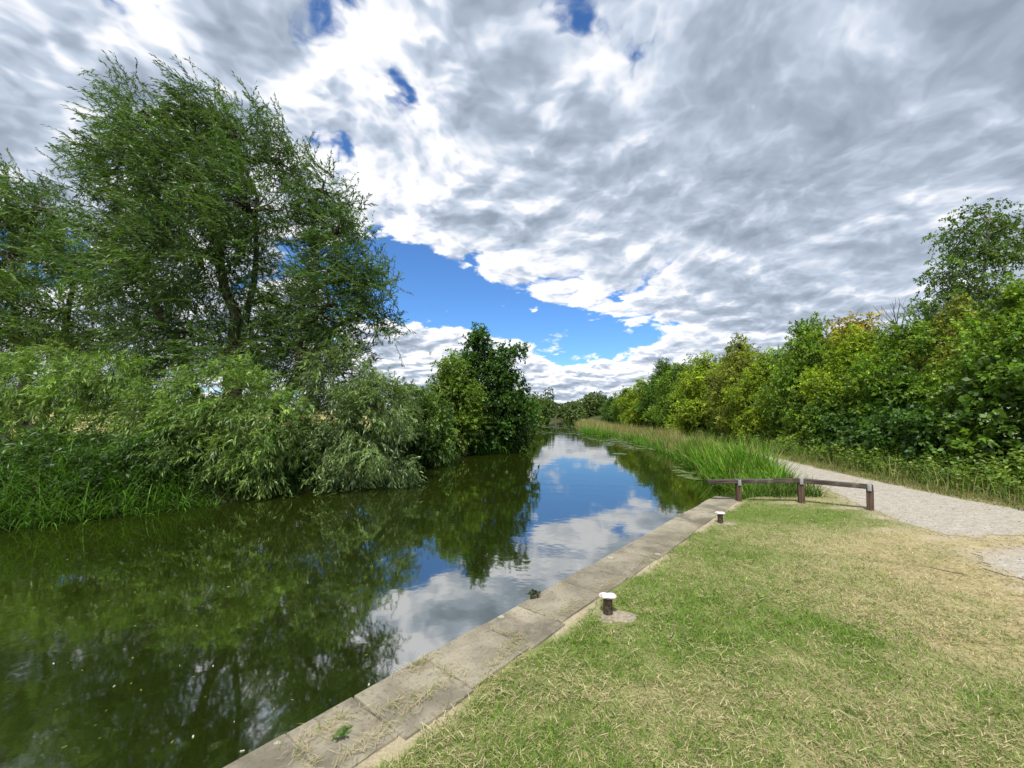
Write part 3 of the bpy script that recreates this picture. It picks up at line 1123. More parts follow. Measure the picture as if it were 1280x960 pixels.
# --- willow bushes at the water
def bush(label, px, py, Y, items, seed, clumps, per, K, col, hue, name='willow_bush', cat='bush', stems=5, **kw):
    b = atY(px, py, Y)
    b = (b.x, b.y, float(height(b.x, b.y)))
    lob = px_lobes(b, Y, items)
    rng = np.random.default_rng(seed)
    tr = []
    for i in range(stems):
        l = lob[int(rng.integers(len(lob)))]
        s = (rng.normal() * 0.18, rng.normal() * 0.18, -0.25)
        tr.append(([s, (l[0] * 0.45, l[1] * 0.45, max(0.15, l[2] * 0.6)), l[:3]], 0.055, 0.014))
    args = dict(WIL)
    args.update(kw)
    m = tree_meshes('bush', seed, lob, tr, 0.05, clumps, per, K, col=col, hue=hue, n_branch=140, zmin=WATER_Z + 0.03 - b[2], **args)
    plant_tree(name, label, cat, b, m, trunk_name='stems', crown_name='foliage')


BW = dict(ll=0.125, lw=0.026, twig=0.55, clump_r=0.13, droop=0.35, spread=0.55, wind=(0.0, -0.25, 0.15), shell=0.55)
bush('pale green willow bush drooping over the water in front of the tall willow', 275, 585, 11.3,
     [(285, 492, 62, 42, -.2), (225, 520, 70, 38, 0), (335, 530, 46, 50, -.1), (280, 560, 90, 36, -.3), (190, 560, 60, 30, -.1), (240, 600, 70, 20, -.4), (330, 585, 46, 24, -.2)], 31, 420, 8, 16,
     (0.087, 0.152, 0.031), (0.210, 0.275, 0.090), **BW)
bush('silvery willow bush hanging to the water at right of the tall willow', 432, 585, 12.6,
     [(432, 465, 52, 40, .2), (470, 510, 46, 44, 0), (418, 520, 52, 40, -.2), (450, 560, 66, 38, -.3), (385, 560, 46, 40, 0), (500, 580, 30, 24, 0), (420, 590, 70, 18, -.5)], 32, 420, 8, 16,
     (0.084, 0.133, 0.046), (0.224, 0.275, 0.144), **BW)
bush('thin spreading willow scrub showing dry field through it, below left willow', 70, 560, 11.6,
     [(40, 476, 72, 24, 0), (120, 468, 62, 24, .2), (-30, 480, 60, 34, 0), (150, 505, 56, 28, .3), (70, 502, 66, 16, 0), (30, 530, 60, 14, .2), (170, 470, 50, 30, .5), (60, 450, 90, 20, .8)], 33, 290, 8, 16, (0.098, 0.167, 0.034), (0.210, 0.275, 0.084), **BW)
bush('low dark willow scrub against the water left of the pale bush', 130, 600, 10.3,
     [(150, 575, 60, 34, 0), (90, 566, 60, 26, .2), (200, 600, 50, 24, 0), (30, 566, 60, 26, .3), (-20, 575, 60, 24, .2), (200, 560, 50, 30, .2)], 34, 330, 8, 14, (0.042, 0.087, 0.014), (0.070, 0.123, 0.022), **BW)
bush('rounded mid green bush behind the silvery willow bush', 515, 560, 17.0,
     [(505, 505, 34, 26, 0), (530, 520, 34, 30, 0), (520, 555, 34, 22, -.3), (495, 540, 34, 30, .2), (548, 550, 20, 22, 0)], 35, 260, 8, 14, (0.070, 0.128, 0.024), (0.140, 0.203, 0.048),
     **dict(BW, ll=0.12, lw=0.05))
GEN = dict(ll=0.13, lw=0.085, twig=0.42, clump_r=0.20, droop=0.2, spread=0.9, wind=(0, 0, 0.2), shell=0.45, upbias=0.6, leafmat=M_LEAF)


def px_tree(name, label, px, py, Y, items, trunk_px, r0, seed, clumps, per, K, col, hue, group=None, bark=None, n_branch=90, **kw):
    b = atY(px, py, Y)
    b = (b.x, b.y, float(height(b.x, b.y)))
    lob = px_lobes(b, Y, items)
    tr = [([(0, 0, -0.3)] + [loc_px(b, x, y, Y) for (x, y) in t], r0, r0 * 0.15) for t in trunk_px]
    args = dict(GEN)
    args.update(kw)
    m = tree_meshes('tree', seed, lob, tr, r0, clumps, per, K, col=col, hue=hue, bark=bark, n_branch=n_branch, **args)
    return plant_tree(name, label, 'tree', b, m, group=group)


px_tree('alder_tree', 'dark green rounded alder standing at the water beyond the willows', 612, 560, 22.5,
        [(601, 430, 15, 16), (582, 456, 20, 18), (626, 452, 17, 16), (643, 437, 12, 6), (610, 476, 30, 20), (640, 487, 20, 20), (600, 505, 40, 26), (640, 520, 28, 26), (615, 540, 44, 22), (600, 420, 8, 12), (645, 545, 12, 16)],
        [[(612, 500), (606, 450), (603, 425)]], 0.14, 41, 560, 8, 12, (0.034, 0.078, 0.014), (0.063, 0.123, 0.022), **dict(ll=0.12, lw=0.09))
px_tree('alder_tree', 'slim yellowish green tree leaning against the dark alder', 566, 566, 20.8,
        [(566, 460, 17, 16), (562, 485, 22, 20), (578, 500, 24, 22), (556, 515, 18, 22), (574, 530, 26, 18), (566, 548, 22, 16)],
        [[(566, 520), (564, 480), (568, 450)]], 0.07, 42, 300, 8, 12, (0.087, 0.145, 0.022), (0.168, 0.217, 0.036), **dict(ll=0.12, lw=0.055))

# --- bushes and small trees down the far bank
for k, (px, Y, top, wid, lab, c) in enumerate([
        (630, 27, 497, 22, 'ivy dark bush right beside the dark alder', 0), (647, 33, 488, 17, 'slim pointed bush tree rising beyond the alder', 1),
        (658, 41, 497, 13, 'round green bush beyond the pointed bush tree', 2), (668, 51, 502, 11, 'yellowish bush second from the canal bend', 1), (679, 62, 505, 9, 'last dark bush before the canal bend', 0)]):
    base_y = 514 + 2.0 * FPX / Y
    cols = [((0.048, 0.096, 0.018), (0.084, 0.145, 0.030)), ((0.081, 0.138, 0.022), (0.154, 0.203, 0.036)), ((0.063, 0.119, 0.022), (0.119, 0.174, 0.036))][c]
    hh = base_y - top
    px_tree('bank_tree', lab + ' on far bank', px - 6, base_y - 4, Y + 1.5,
            [(px, top + hh * 0.2, wid * 0.30, hh * 0.2), (px - wid * 0.25, top + hh * 0.42, wid * 0.4, hh * 0.24), (px + wid * 0.2, top + hh * 0.5, wid * 0.4, hh * 0.24), (px - wid * 0.1, top + hh * 0.75, wid * 0.6, hh * 0.25), (px + wid * 0.35, top + hh * 0.8, wid * 0.35, hh * 0.2)],
            [[(px - 3, top + hh * 0.5), (px, top + hh * 0.15)]], 0.07, 50 + k, 230, 7, 10, *cols, group='trees down the far bank', n_branch=40, **dict(ll=0.16, lw=0.11))


# --- the young wood along the towpath: a few kinds, copied
def auto_tree(seed, H, Rr, low, n_lobes, **kw):
    rng = np.random.default_rng(seed)
    lob = [(0, 0, H * 0.9, Rr * 0.30, Rr * 0.30, H * 0.11)]
    for i in range(n_lobes):
        f = low + (0.86 - low) * (i + 0.5) / n_lobes
        prof = math.sin(math.pi * min(1, 0.22 + 0.80 * f)) ** 0.8
        a = i * 2.4 + rng.random() * 0.6
        rr = Rr * prof * (0.45 + 0.2 * rng.random())
        lob.append((math.cos(a) * rr, math.sin(a) * rr, H * f, Rr * prof * (0.50 + .2 * rng.random()), Rr * prof * (0.50 + .2 * rng.random()), H * (0.10 + 0.05 * rng.random())))
    tr = [([(0, 0, -0.3), (rng.normal() * .1, rng.normal() * .1, H * 0.35), (rng.normal() * .2, rng.normal() * .2, H * 0.9)], 0.03 * H ** 0.8, 0.02)]
    args = dict(GEN)
    args.update(kw)
    return tree_meshes('tree', seed, lob, tr, 0.02 * H ** 0.8, **args)


KINDS = {
    'hawthorn_tree': [auto_tree(61, 6.0, 2.3, 0.10, 13, n_clumps=620, per=8, K=15, col=(0.085, 0.152, 0.019), hue=(0.178, 0.234, 0.029), n_branch=90, ll=0.10, lw=0.065)],
    'maple_tree': [auto_tree(62, 6.0, 2.2, 0.12, 12, n_clumps=560, per=8, K=15, col=(0.152, 0.217, 0.019), hue=(0.303, 0.330, 0.035), n_branch=90, ll=0.10, lw=0.065)],
    'oak_tree': [auto_tree(63, 6.0, 2.1, 0.10, 12, n_clumps=600, per=8, K=15, col=(0.053, 0.108, 0.016), hue=(0.099, 0.165, 0.023), n_branch=90, ll=0.10, lw=0.065)],
    'ash_tree': [auto_tree(64, 6.0, 1.7, 0.14, 12, n_clumps=480, per=8, K=15, col=(0.133, 0.165, 0.029), hue=(0.267, 0.252, 0.053), n_branch=90, ll=0.13, lw=0.055)],
}
WOOD = [  # px of the axis, distance, row of the top, kind, label
    (1300, 10.6, 345, 'hawthorn_tree', 'tall bright green tree at the near end of the wood, below the birch', 1.0),
    (1200, 13.4, 372, 'ash_tree', 'tall olive tree in front of the loose topped birch', 0.85),
    (1128, 14.8, 400, 'hawthorn_tree', 'dark leafy tree with a layered top left of the birch', 1.0),
    (1068, 16.8, 408, 'maple_tree', 'broad yellow green tree with golden top in mid wood', 1.0),
    (1014, 19.5, 396, 'hawthorn_tree', 'pointed bluish green tree standing above its neighbours in mid wood', 0.8),
    (962, 22.5, 436, 'maple_tree', 'low yellow green rounded tree behind the bright reeds', 1.0),
    (925, 25.5, 420, 'ash_tree', 'brownish green tree with a spiky top in the wood', 1.0),
    (880, 30.0, 440, 'maple_tree', 'bright lime tree between the brownish tree and the far row', 1.0),
    (850, 35.0, 452, 'hawthorn_tree', 'mid green tree of the far row, next after the lime one', 1.0),
    (828, 39.5, 452, 'oak_tree', 'dark tree with pointed crown in the far row of the wood', 0.9),
    (803, 46.0, 472, 'maple_tree', 'olive rounded tree in the far row beyond the dark pointed one', 1.1),
    (783, 53.0, 484, 'hawthorn_tree', 'small green tree second from the end of the wood', 1.1),
    (764, 62.0, 496, 'oak_tree', 'small dark tree at the far end of the wood', 1.1),
]
for k, (px, Y, top, kind, lab, wide) in enumerate(WOOD):
    c = atY(px, top, Y)
    g = float(height(c.x, c.y))
    s = (c.z - g) / 6.05
    plant_tree(kind, lab, 'tree', (c.x, c.y, g), KINDS[kind][0], R(73 * k), (s * wide, s * wide, s), group='trees of the towpath wood')
# the wood goes on to the right of the first tree
for k, (x, y, h, kind, lab) in enumerate([(14.5, 7.6, 5.6, 'hawthorn_tree', 'bright green tree next after the near end of the wood'), (16.5, 5.0, 6.4, 'oak_tree', 'dark oak standing back from the gravel junction'), (18.5, 2.0, 5.5, 'ash_tree', 'olive ash above the gravel junction'), (19.0, 9.0, 6.5, 'maple_tree', 'yellow green maple deep in the near end of the wood'), (19.5, -2.0, 6.0, 'hawthorn_tree', 'green hawthorn beyond the ash at the gravel junction')]):
    g = float(height(x, y))
    plant_tree(kind, lab, 'tree', (x, y, g), KINDS[kind][0], R(57 * k + 20), h / 6.05, group='trees of the towpath wood')
# the second row, seen between the first
ROW2 = [(1330, 12.5, 360, 'oak_tree', 'shaded dark tree half hidden behind the near end of the wood'), (1165, 17.5, 395, 'oak_tree', 'shaded dark tree behind the layered tree'), (1095, 20.5, 415, 'ash_tree', 'olive tree showing behind the golden topped one'),
        (1040, 24, 428, 'oak_tree', 'dark tree showing behind the pointed bluish green one'), (990, 27.5, 440, 'hawthorn_tree', 'green tree filling the gap above the low rounded tree'),
        (905, 36, 450, 'oak_tree', 'dark tree filling the gap beside the brownish spiky one'), (865, 42, 458, 'ash_tree', 'olive tree peeping over the lime tree'), (815, 54, 478, 'hawthorn_tree', 'green tree peeping over the dark pointed one')]
for k, (px, Y, top, kind, lab) in enumerate(ROW2):
    c = atY(px, top, Y)
    g = float(height(c.x, c.y))
    s = (c.z - g) / 6.05
    plant_tree(kind, lab, 'tree', (c.x, c.y, g), KINDS[kind][0], R(131 * k + 40), s, group='trees of the towpath wood')

# --- the birch that stands above the wood
px_tree('birch_tree', 'tall birch with a loose airy top above the wood', 1222, 560, 15.0,
        [(1200, 290, 18, 16), (1235, 272, 28, 20), (1262, 290, 20, 22), (1222, 312, 26, 18), (1245, 320, 24, 16), (1190, 345, 30, 24), (1225, 365, 46, 26), (1180, 385, 34, 24), (1240, 400, 46, 30), (1200, 425, 50, 26), (1275, 310, 12, 14)],
        [[(1222, 440), (1226, 350), (1238, 262)]], 0.11, 71, 330, 7, 13, (0.063, 0.109, 0.024), (0.119, 0.167, 0.042), bark=M_PALEBARK, n_branch=240, ll=0.09, lw=0.05, shell=0.5, droop=0.6)
# golden young shoots above the maple
px_tree('golden_sapling', 'slender sapling with golden yellow leaves above the mid wood', 1062, 560, 18.0,
        [(1056, 412, 13, 10), (1078, 409, 10, 9), (1066, 424, 20, 9)], [[(1064, 480), (1062, 415)]], 0.045, 72, 46, 7, 10, (0.30, 0.24, 0.05), (0.36, 0.25, 0.07), n_branch=40, ll=0.12, lw=0.07)


# dead leafless tree poking out of the wood
def bare_tree():
    rng = np.random.default_rng(8)
    Y = 15.8
    b = atY(1140, 540, Y)
    b = (b.x, b.y, float(height(b.x, b.y)))
    H = Heap()
    def branch(p, d, L, r, depth):
        n = 6
        q = [np.array(p, float)]
        dd = np.array(d, float)
        for i in range(n):
            dd = unit(dd + rng.normal(size=3) * 0.10 + np.array([0, 0, 0.04]))
            q.append(q[-1] + dd * L / n)
        H.put(*tube_np(q, np.linspace(r, r * 0.3, n + 1), 5))
        if depth:
            for i in range(3):
                s = q[2 + i]
                branch(s, unit(dd + rng.normal(size=3) * 0.45), L * 0.45, r * 0.5, depth - 1)
    branch((0, 0, -0.3), (0.0, 0, 1), 4.0, 0.06, 0)
    for dx in (-0.35, -0.1, 0.25):
        branch((0, 0, 3.2), unit(np.array([dx, 0.05, 1.0])), 2.6, 0.035, 2)
    t = thing('dead_tree', 'bare leafless tree poking out of the wood beside the birch', 'tree', b)
    add('trunk', H.mesh('trunk', M_PALEBARK, True), t)


bare_tree()


# --- bushes along the front of the wood
def auto_bush(seed, Rr, H, **kw):
    rng = np.random.default_rng(seed)
    lob = []
    for i in range(8):
        a = i * 2.4 + rng.random()
        rr = Rr * (0.15 + 0.45 * rng.random())
        lob.append((math.cos(a) * rr, math.sin(a) * rr, H * (0.25 + 0.5 * rng.random()), Rr * (0.35 + .2 * rng.random()), Rr * (0.35 + .2 * rng.random()), H * (0.22 + .12 * rng.random())))
    tr = [([(rng.normal() * .1, rng.normal() * .1, -0.2), tuple(np.array(l[:3]) * np.array([.5, .5, .6])), l[:3]], 0.03, 0.01) for l in lob[:5]]
    args = dict(GEN, ll=0.10, lw=0.07, twig=0.34, clump_r=0.12)
    args.update(kw)
    return tree_meshes('bush', seed, lob, tr, 0.03, n_branch=60, zmin=-0.05, **args)


BUSHES = [auto_bush(81, 1.25, 2.0, n_clumps=330, per=8, K=11, col=(0.060, 0.112, 0.018), hue=(0.120, 0.186, 0.027)),
          auto_bush(82, 1.25, 1.9, n_clumps=300, per=8, K=11, col=(0.112, 0.171, 0.025), hue=(0.210, 0.256, 0.044)),
          auto_bush(83, 1.2, 1.8, n_clumps=320, per=8, K=11, col=(0.036, 0.078, 0.015), hue=(0.075, 0.132, 0.022))]
for k, (px, Y, h, kind, lab) in enumerate([
        (1268, 10.2, 2.9, 0, 'leafy bramble bush with pale blossom at the near corner of the wood'), (1200, 11.4, 2.3, 2, 'dark bush beside the blossoming bramble at the wood edge'),
        (1142, 12.8, 2.2, 2, 'very dark bush opposite the end post of the barrier'), (1150, 14.2, 3.0, 0, 'tall mid green bush behind the very dark one'), (1085, 14.6, 2.2, 2, 'dark low bush straight above the middle of the barrier'),
        (1045, 16.4, 2.1, 0, 'mid green bush near where the towpath comes out'), (1012, 18.5, 1.9, 1, 'pale green bush by the towpath bend'), (985, 21.0, 1.8, 1, 'pale green bush just above the bright reeds'),
        (950, 24.0, 2.2, 0, 'mid green bush above the middle of the reed bed'), (915, 27.0, 2.4, 1, 'yellow green bush behind the pale reed grass'), (880, 31.0, 2.4, 0, 'mid green bush under the lime tree'),
        (850, 36.0, 2.6, 1, 'yellow green bush below the far row of trees'), (822, 42.0, 2.8, 0, 'mid green bush below the dark pointed tree'), (795, 49.0, 2.8, 1, 'small yellow green bush under the far trees'), (772, 58.0, 2.8, 2, 'small dark bush at the canal bend')]):
    d = direction(px, 514)
    x, y = d.x / d.y * Y, Y
    g = float(height(x, y))
    s = h / 2.0
    plant_tree('bush', lab, 'bush', (x, y, g), BUSHES[kind], R(97 * k), (s, s, s), group='bushes along the front of the wood', trunk_name='stems', crown_name='foliage')

# pale blossom on the bramble
rng = np.random.default_rng(91)
_c = [atY(1238, 522, 9.4), atY(1262, 545, 9.2), atY(1252, 515, 9.4)]
P = np.concatenate([np.array(c) + rng.normal(size=(8, 3)) * np.array([0.22, 0.15, 0.08]) for c in _c])
V, F, c = leaf_quads(rng, P, unit(rng.normal(size=P.shape) + np.array([-.4, -1, .6])), np.full(len(P), 0.05), 4, 0.03, 0.025, 0.1, 1.0, (0.42, 0.44, 0.36), 0.1)
_br = [o for o in C.objects if o.get('label', '').startswith('leafy bramble')][0]
M = mesh_np('blossom', V, F, M_LEAF, c)
ob = add('blossom', M, _br)
ob.matrix_parent_inverse = __import__('mathutils').Matrix.LocRotScale(_br.location, _br.rotation_euler, _br.scale).inverted()

# --- the far wood at the canal bend and over the fields
def far_wood():
    rng = np.random.default_rng(95)
    H = Heap()
    spots = []
    for k in range(26):
        spots.append((6 + k * 1.25 + rng.normal() * 1.5, 92 + rng.random() * 22, 3.0 + 1.2 * rng.random() + 1.0 * math.exp(-((k - 12) / 6) ** 2)))
    for k in range(70):
        x = -230 + k * 3.5 + rng.normal()
        spots.append((x, 120 + rng.random() * 25 + 0.1 * abs(x), 5.5 + 3.5 * rng.random()))
    for k in range(30):
        spots.append((20 + k * 4.0, 115 + rng.random() * 25, 4.2 + 1.6 * rng.random() + 0.08 * max(0, k - 5)))
    for (x, y, h) in spots:
        g = float(height(x, y))
        n = 300
        lob = [(x + rng.normal() * 0.8, y + rng.normal(), g + h * f, 2.6 * (1.05 - f * 0.6), 2.6 * (1.05 - f * .6), h * 0.2) for f in (0.2, 0.45, 0.65, 0.85)]
        _, P, O = lobe_points(rng, lob, n, 0.6)
        t = rng.random()
        V, F, c = leaf_quads(rng, P, O, np.full(n, 0.5), 4, 0.5, 0.36, 0.1, 0.9, np.array([0.055, 0.10, 0.022]) * (1 - t) + np.array([0.12, 0.17, 0.035]) * t, 0.2)
        H.put(V, F, c)
    o = add('far_wood', H.mesh('far_wood', M_LEAF))
    tag(o, 'far off wood closing the view beyond the canal bend and the field', 'wood', kind='stuff')


far_wood()

# ------------------------------------------------------------------ grass, reeds and weeds
GREEN = np.array([0.15, 0.25, 0.03])
DARKG = np.array([0.07, 0.13, 0.018])
STRAW = np.array([0.57, 0.50, 0.30])
TAN = np.array([0.31, 0.255, 0.135])


def grass_cols(rng, dry, n):
    is_dry = rng.random(n) < dry
    g = DARKG + (GREEN * 1.35 - DARKG) * rng.random((n, 1))
    s = TAN + (STRAW - TAN) * rng.random((n, 1))
    return np.where(is_dry[:, None], s, g), is_dry


def mown_grass():
    H = Heap()
    def scatter(n, y0, y1, seed, S, lo, hi, w, side=2.3):
        rng = np.random.default_rng(seed)
        u = rng.random(n)
        y = y0 * (y1 / y0) ** u
        x = -y * 1.35 + rng.random(n) * y * (1.35 + side)
        dq = quay_dist(x, y)
        edge = QW + 0.01 + 0.34 * (vnoise(x * 2.2, y * 2.2, 17, 4) - 0.47)
        keep = (dq > edge) & (x > right_bank(y) + 0.05)
        keep &= rng.random(n) > bareness(x, y) * 0.85
        j = 0.11 * rng.normal(size=(2, n)) * (0.3 + 1.4 * vnoise(x * 2, y * 2, 77, 2))
        inp = inside_poly(x + j[0], y + j[1], MAIN_PATH) | inside_poly(x + j[0], y + j[1], SIDE_PATH)
        keep &= ~inp
        keep &= rng.random(n) > path_soft(x, y) * 0.95
        for p in BOLLARDS:
            keep &= np.hypot((x - p.x - 0.07) / 1.15, y - p.y + 0.04) > 0.02 + 0.21 * vnoise(x * 9, y * 9, 31, 3) + 0.03 * rng.random(n)
        keep &= x < 11.0
        clump = vnoise(x * 6, y * 6, 23, 3)
        keep &= rng.random(n) < 0.35 + 1.1 * clump
        x, y, clump = x[keep], y[keep], clump[keep]
        m = len(x)
        col, isd = grass_cols(rng, dryness(x, y), m)
        col = col * (1 + 0.18 * rng.normal(size=(m, 1))).clip(0.5, 1.6)
        L = (lo + (hi - lo) * rng.random(m)) * (0.6 + 0.9 * clump)
        lean = np.abs(rng.normal(size=m)) * 0.5 + np.where(isd, 0.85, 0.35)
        lean = np.minimum(lean, 1.45)
        z = height(x, y)
        P = np.stack([x, y, z - 0.006 + np.where(isd, 0.012 * rng.random(m), 0)], -1)
        V, F, c = strips(rng, P, rng.random(m) * 6.283, lean, L, w * (0.6 + 0.8 * rng.random(m)), S, 0.5, col)
        H.put(V, F, c)
    scatter(330000, 1.2, 3.4, 101, 2, 0.022, 0.060, 0.0036)
    scatter(300000, 3.4, 7.5, 102, 1, 0.03, 0.065, 0.0055)
    scatter(110000, 7.5, 18, 103, 1, 0.035, 0.08, 0.011)
    o = add('mown_grass', H.mesh('mown_grass', M_GRASS))
    tag(o, 'short mown grass with dry straw coloured clippings on the lawn', 'grass', kind='stuff')


mown_grass()


def clippings():
    """Dry cuttings and tufts that lie on the coping and in its joints."""
    rng = np.random.default_rng(111)
    P = []
    spots = [(0.60, 0.16, 0.16, 0.07, 150), (0.42, 0.30, 0.05, 0.16, 70), (1.28, 0.06, 0.14, 0.05, 120), (1.15, 0.36, 0.22, 0.05, 130), (1.38, 0.30, 0.05, 0.16, 60), (0.72, 0.42, 0.2, 0.05, 120), (0.95, 0.28, 0.12, 0.04, 60),
             (1.95, 0.40, 0.15, 0.05, 90), (2.0, 0.24, 0.04, 0.18, 40), (2.7, 0.42, 0.2, 0.04, 90), (2.47, 0.3, 0.03, 0.18, 40), (3.4, 0.45, 0.3, 0.04, 100), (4.4, 0.46, 0.5, 0.04, 120), (0.1, 0.45, 0.3, 0.05, 140), (-0.4, 0.4, 0.2, 0.07, 90), (1.75, 0.47, 0.2, 0.05, 90), (5.8, 0.46, 0.8, 0.04, 140)]
    for (s, d, rs, rd, n) in spots:
        a = s + rng.normal(size=n) * rs * 0.6
        b = d + rng.normal(size=n) * rd * 0.6
        P.append(np.stack([Q0[0] + QD[0] * a + QN[0] * b, Q0[1] + QD[1] * a + QN[1] * b, 0.028 + 0.012 * rng.random(n)], -1))
    P = np.concatenate(P)
    n = len(P)
    col = TAN + (STRAW * 0.9 - TAN) * rng.random((n, 1))
    gm = rng.random(n) < 0.22
    col[gm] = GREEN * 0.9
    V, F, c = strips(rng, P, rng.random(n) * 6.283, 1.15 + 0.4 * rng.random(n), 0.03 + 0.06 * rng.random(n), np.full(n, 0.0035), 2, 0.3, col)
    o = add('grass_clippings', mesh_np('grass_clippings', V, F, M_GRASS, c))
    tag(o, 'dry grass clippings lying on the coping slabs', 'grass clippings', kind='stuff')


clippings()


def mowings():
    """Longer dry stems left in drifts by the mower."""
    rng = np.random.default_rng(115)
    n = 60000
    y = 1.6 * (9.0 / 1.6) ** rng.random(n)
    x = -y * 1.0 + rng.random(n) * y * 2.4
    drift = vnoise(x * 2.4 + 0.8 * y, y * 2.4, 55, 4)
    keep = (quay_dist(x, y) > QW + 0.04) & (rng.random(n) < sstep(drift, 0.46, 0.66) * 0.8 + 0.04) & (rng.random(n) > path_soft(x, y)) & (x < 7.5)
    for p in BOLLARDS:
        keep &= np.hypot(x - p.x, y - p.y) > 0.13
    x, y = x[keep], y[keep]
    m = len(x)
    t = rng.random((m, 1))
    col = np.where(rng.random((m, 1)) < 0.35, np.array([0.22, 0.24, 0.10]), TAN + (STRAW * 1.15 - TAN) * t)
    P = np.stack([x, y, height(x, y) + 0.012 + 0.03 * rng.random(m)], -1)
    V, F, c = strips(rng, P, rng.random(m) * 6.283, 1.2 + 0.35 * rng.random(m), 0.03 + 0.08 * rng.random(m) ** 2, np.full(m, 0.0030) + 0.0006 * y, 2, 0.35, col)
    o = add('mowings', mesh_np('mowings', V, F, M_GRASS, c))
    tag(o, 'drifts of longer pale cut stems lying across the lawn', 'grass clippings', kind='stuff')


mowings()


def loose_stones():
    rng = np.random.default_rng(171)
    n = 16000
    y = 4.0 * (22 / 4.0) ** rng.random(n)
    x = 5.0 + 7.0 * rng.random(n)
    soft = path_soft(x, y)
    keep = (soft > 0.15) & (rng.random(n) < 0.35 + 0.65 * (soft < 0.85))
    x, y = x[keep], y[keep]
    m = len(x)
    r = (0.004 + 0.012 * rng.random(m) ** 2.5) * (0.7 + 0.06 * y)
    a = rng.random(m) * 6.283
    ca, sa = np.cos(a), np.sin(a)
    base = np.array([(1, 0, 0), (0, 0.75, 0), (-0.9, 0.1, 0), (0.1, -0.8, 0), (0.05, 0.05, 0.65), (0, 0, -0.4)])
    j = base[None] + rng.normal(size=(m, 6, 3)) * 0.14
    V = np.stack([j[..., 0] * ca[:, None] - j[..., 1] * sa[:, None], j[..., 0] * sa[:, None] + j[..., 1] * ca[:, None], j[..., 2]], -1) * r[:, None, None]
    V = V + np.stack([x, y, np.full(m, 0.004)], -1)[:, None, :]
    f = np.array([(0, 1, 4), (1, 2, 4), (2, 3, 4), (3, 0, 4), (1, 0, 5), (2, 1, 5), (3, 2, 5), (0, 3, 5)])
    F = (np.arange(m) * 6)[:, None, None] + f[None]
    col = np.array([0.40, 0.36, 0.30]) * (0.55 + 0.9 * rng.random((m, 1)))
    o = add('loose_gravel', mesh_np('loose_gravel', V.reshape(-1, 3), F.reshape(-1, 3), M_GROUND, np.repeat(col, 6, 0)))
    tag(o, 'loose stones scattered over the towpath and its worn edges', 'gravel', kind='stuff')


loose_stones()


def small_weed(label, p, seed, n, size, col):
    rng = np.random.default_rng(seed)
    P = np.zeros((n, 3)) + rng.normal(size=(n, 3)) * size * 0.2 * np.array([1, 1, 0.2])
    V, F, c = leaf_quads(rng, P, unit(rng.normal(size=(n, 3)) + np.array([0, 0, 0.9])), np.full(n, size), 4, size * 0.7, size * 0.4, 0.4, 0.9, col, 0.2)
    V[:, 2] = np.maximum(V[:, 2], 0.002)
    tag(add('weed', mesh_np('weed', V, F, M_LEAF, c), None, p), label, 'weed')


def on_quay(s, d):
    return (Q0[0] + QD[0] * s + QN[0] * d, Q0[1] + QD[1] * s + QN[1] * d, 0.024)


small_weed('small bright green weed growing on a coping slab among clippings', on_quay(0.63, 0.27), 121, 8, 0.05, (0.13, 0.22, 0.05))
small_weed('small dark tuft of weed on the water edge of the coping', on_quay(2.72, 0.015), 122, 14, 0.06, (0.05, 0.06, 0.02))


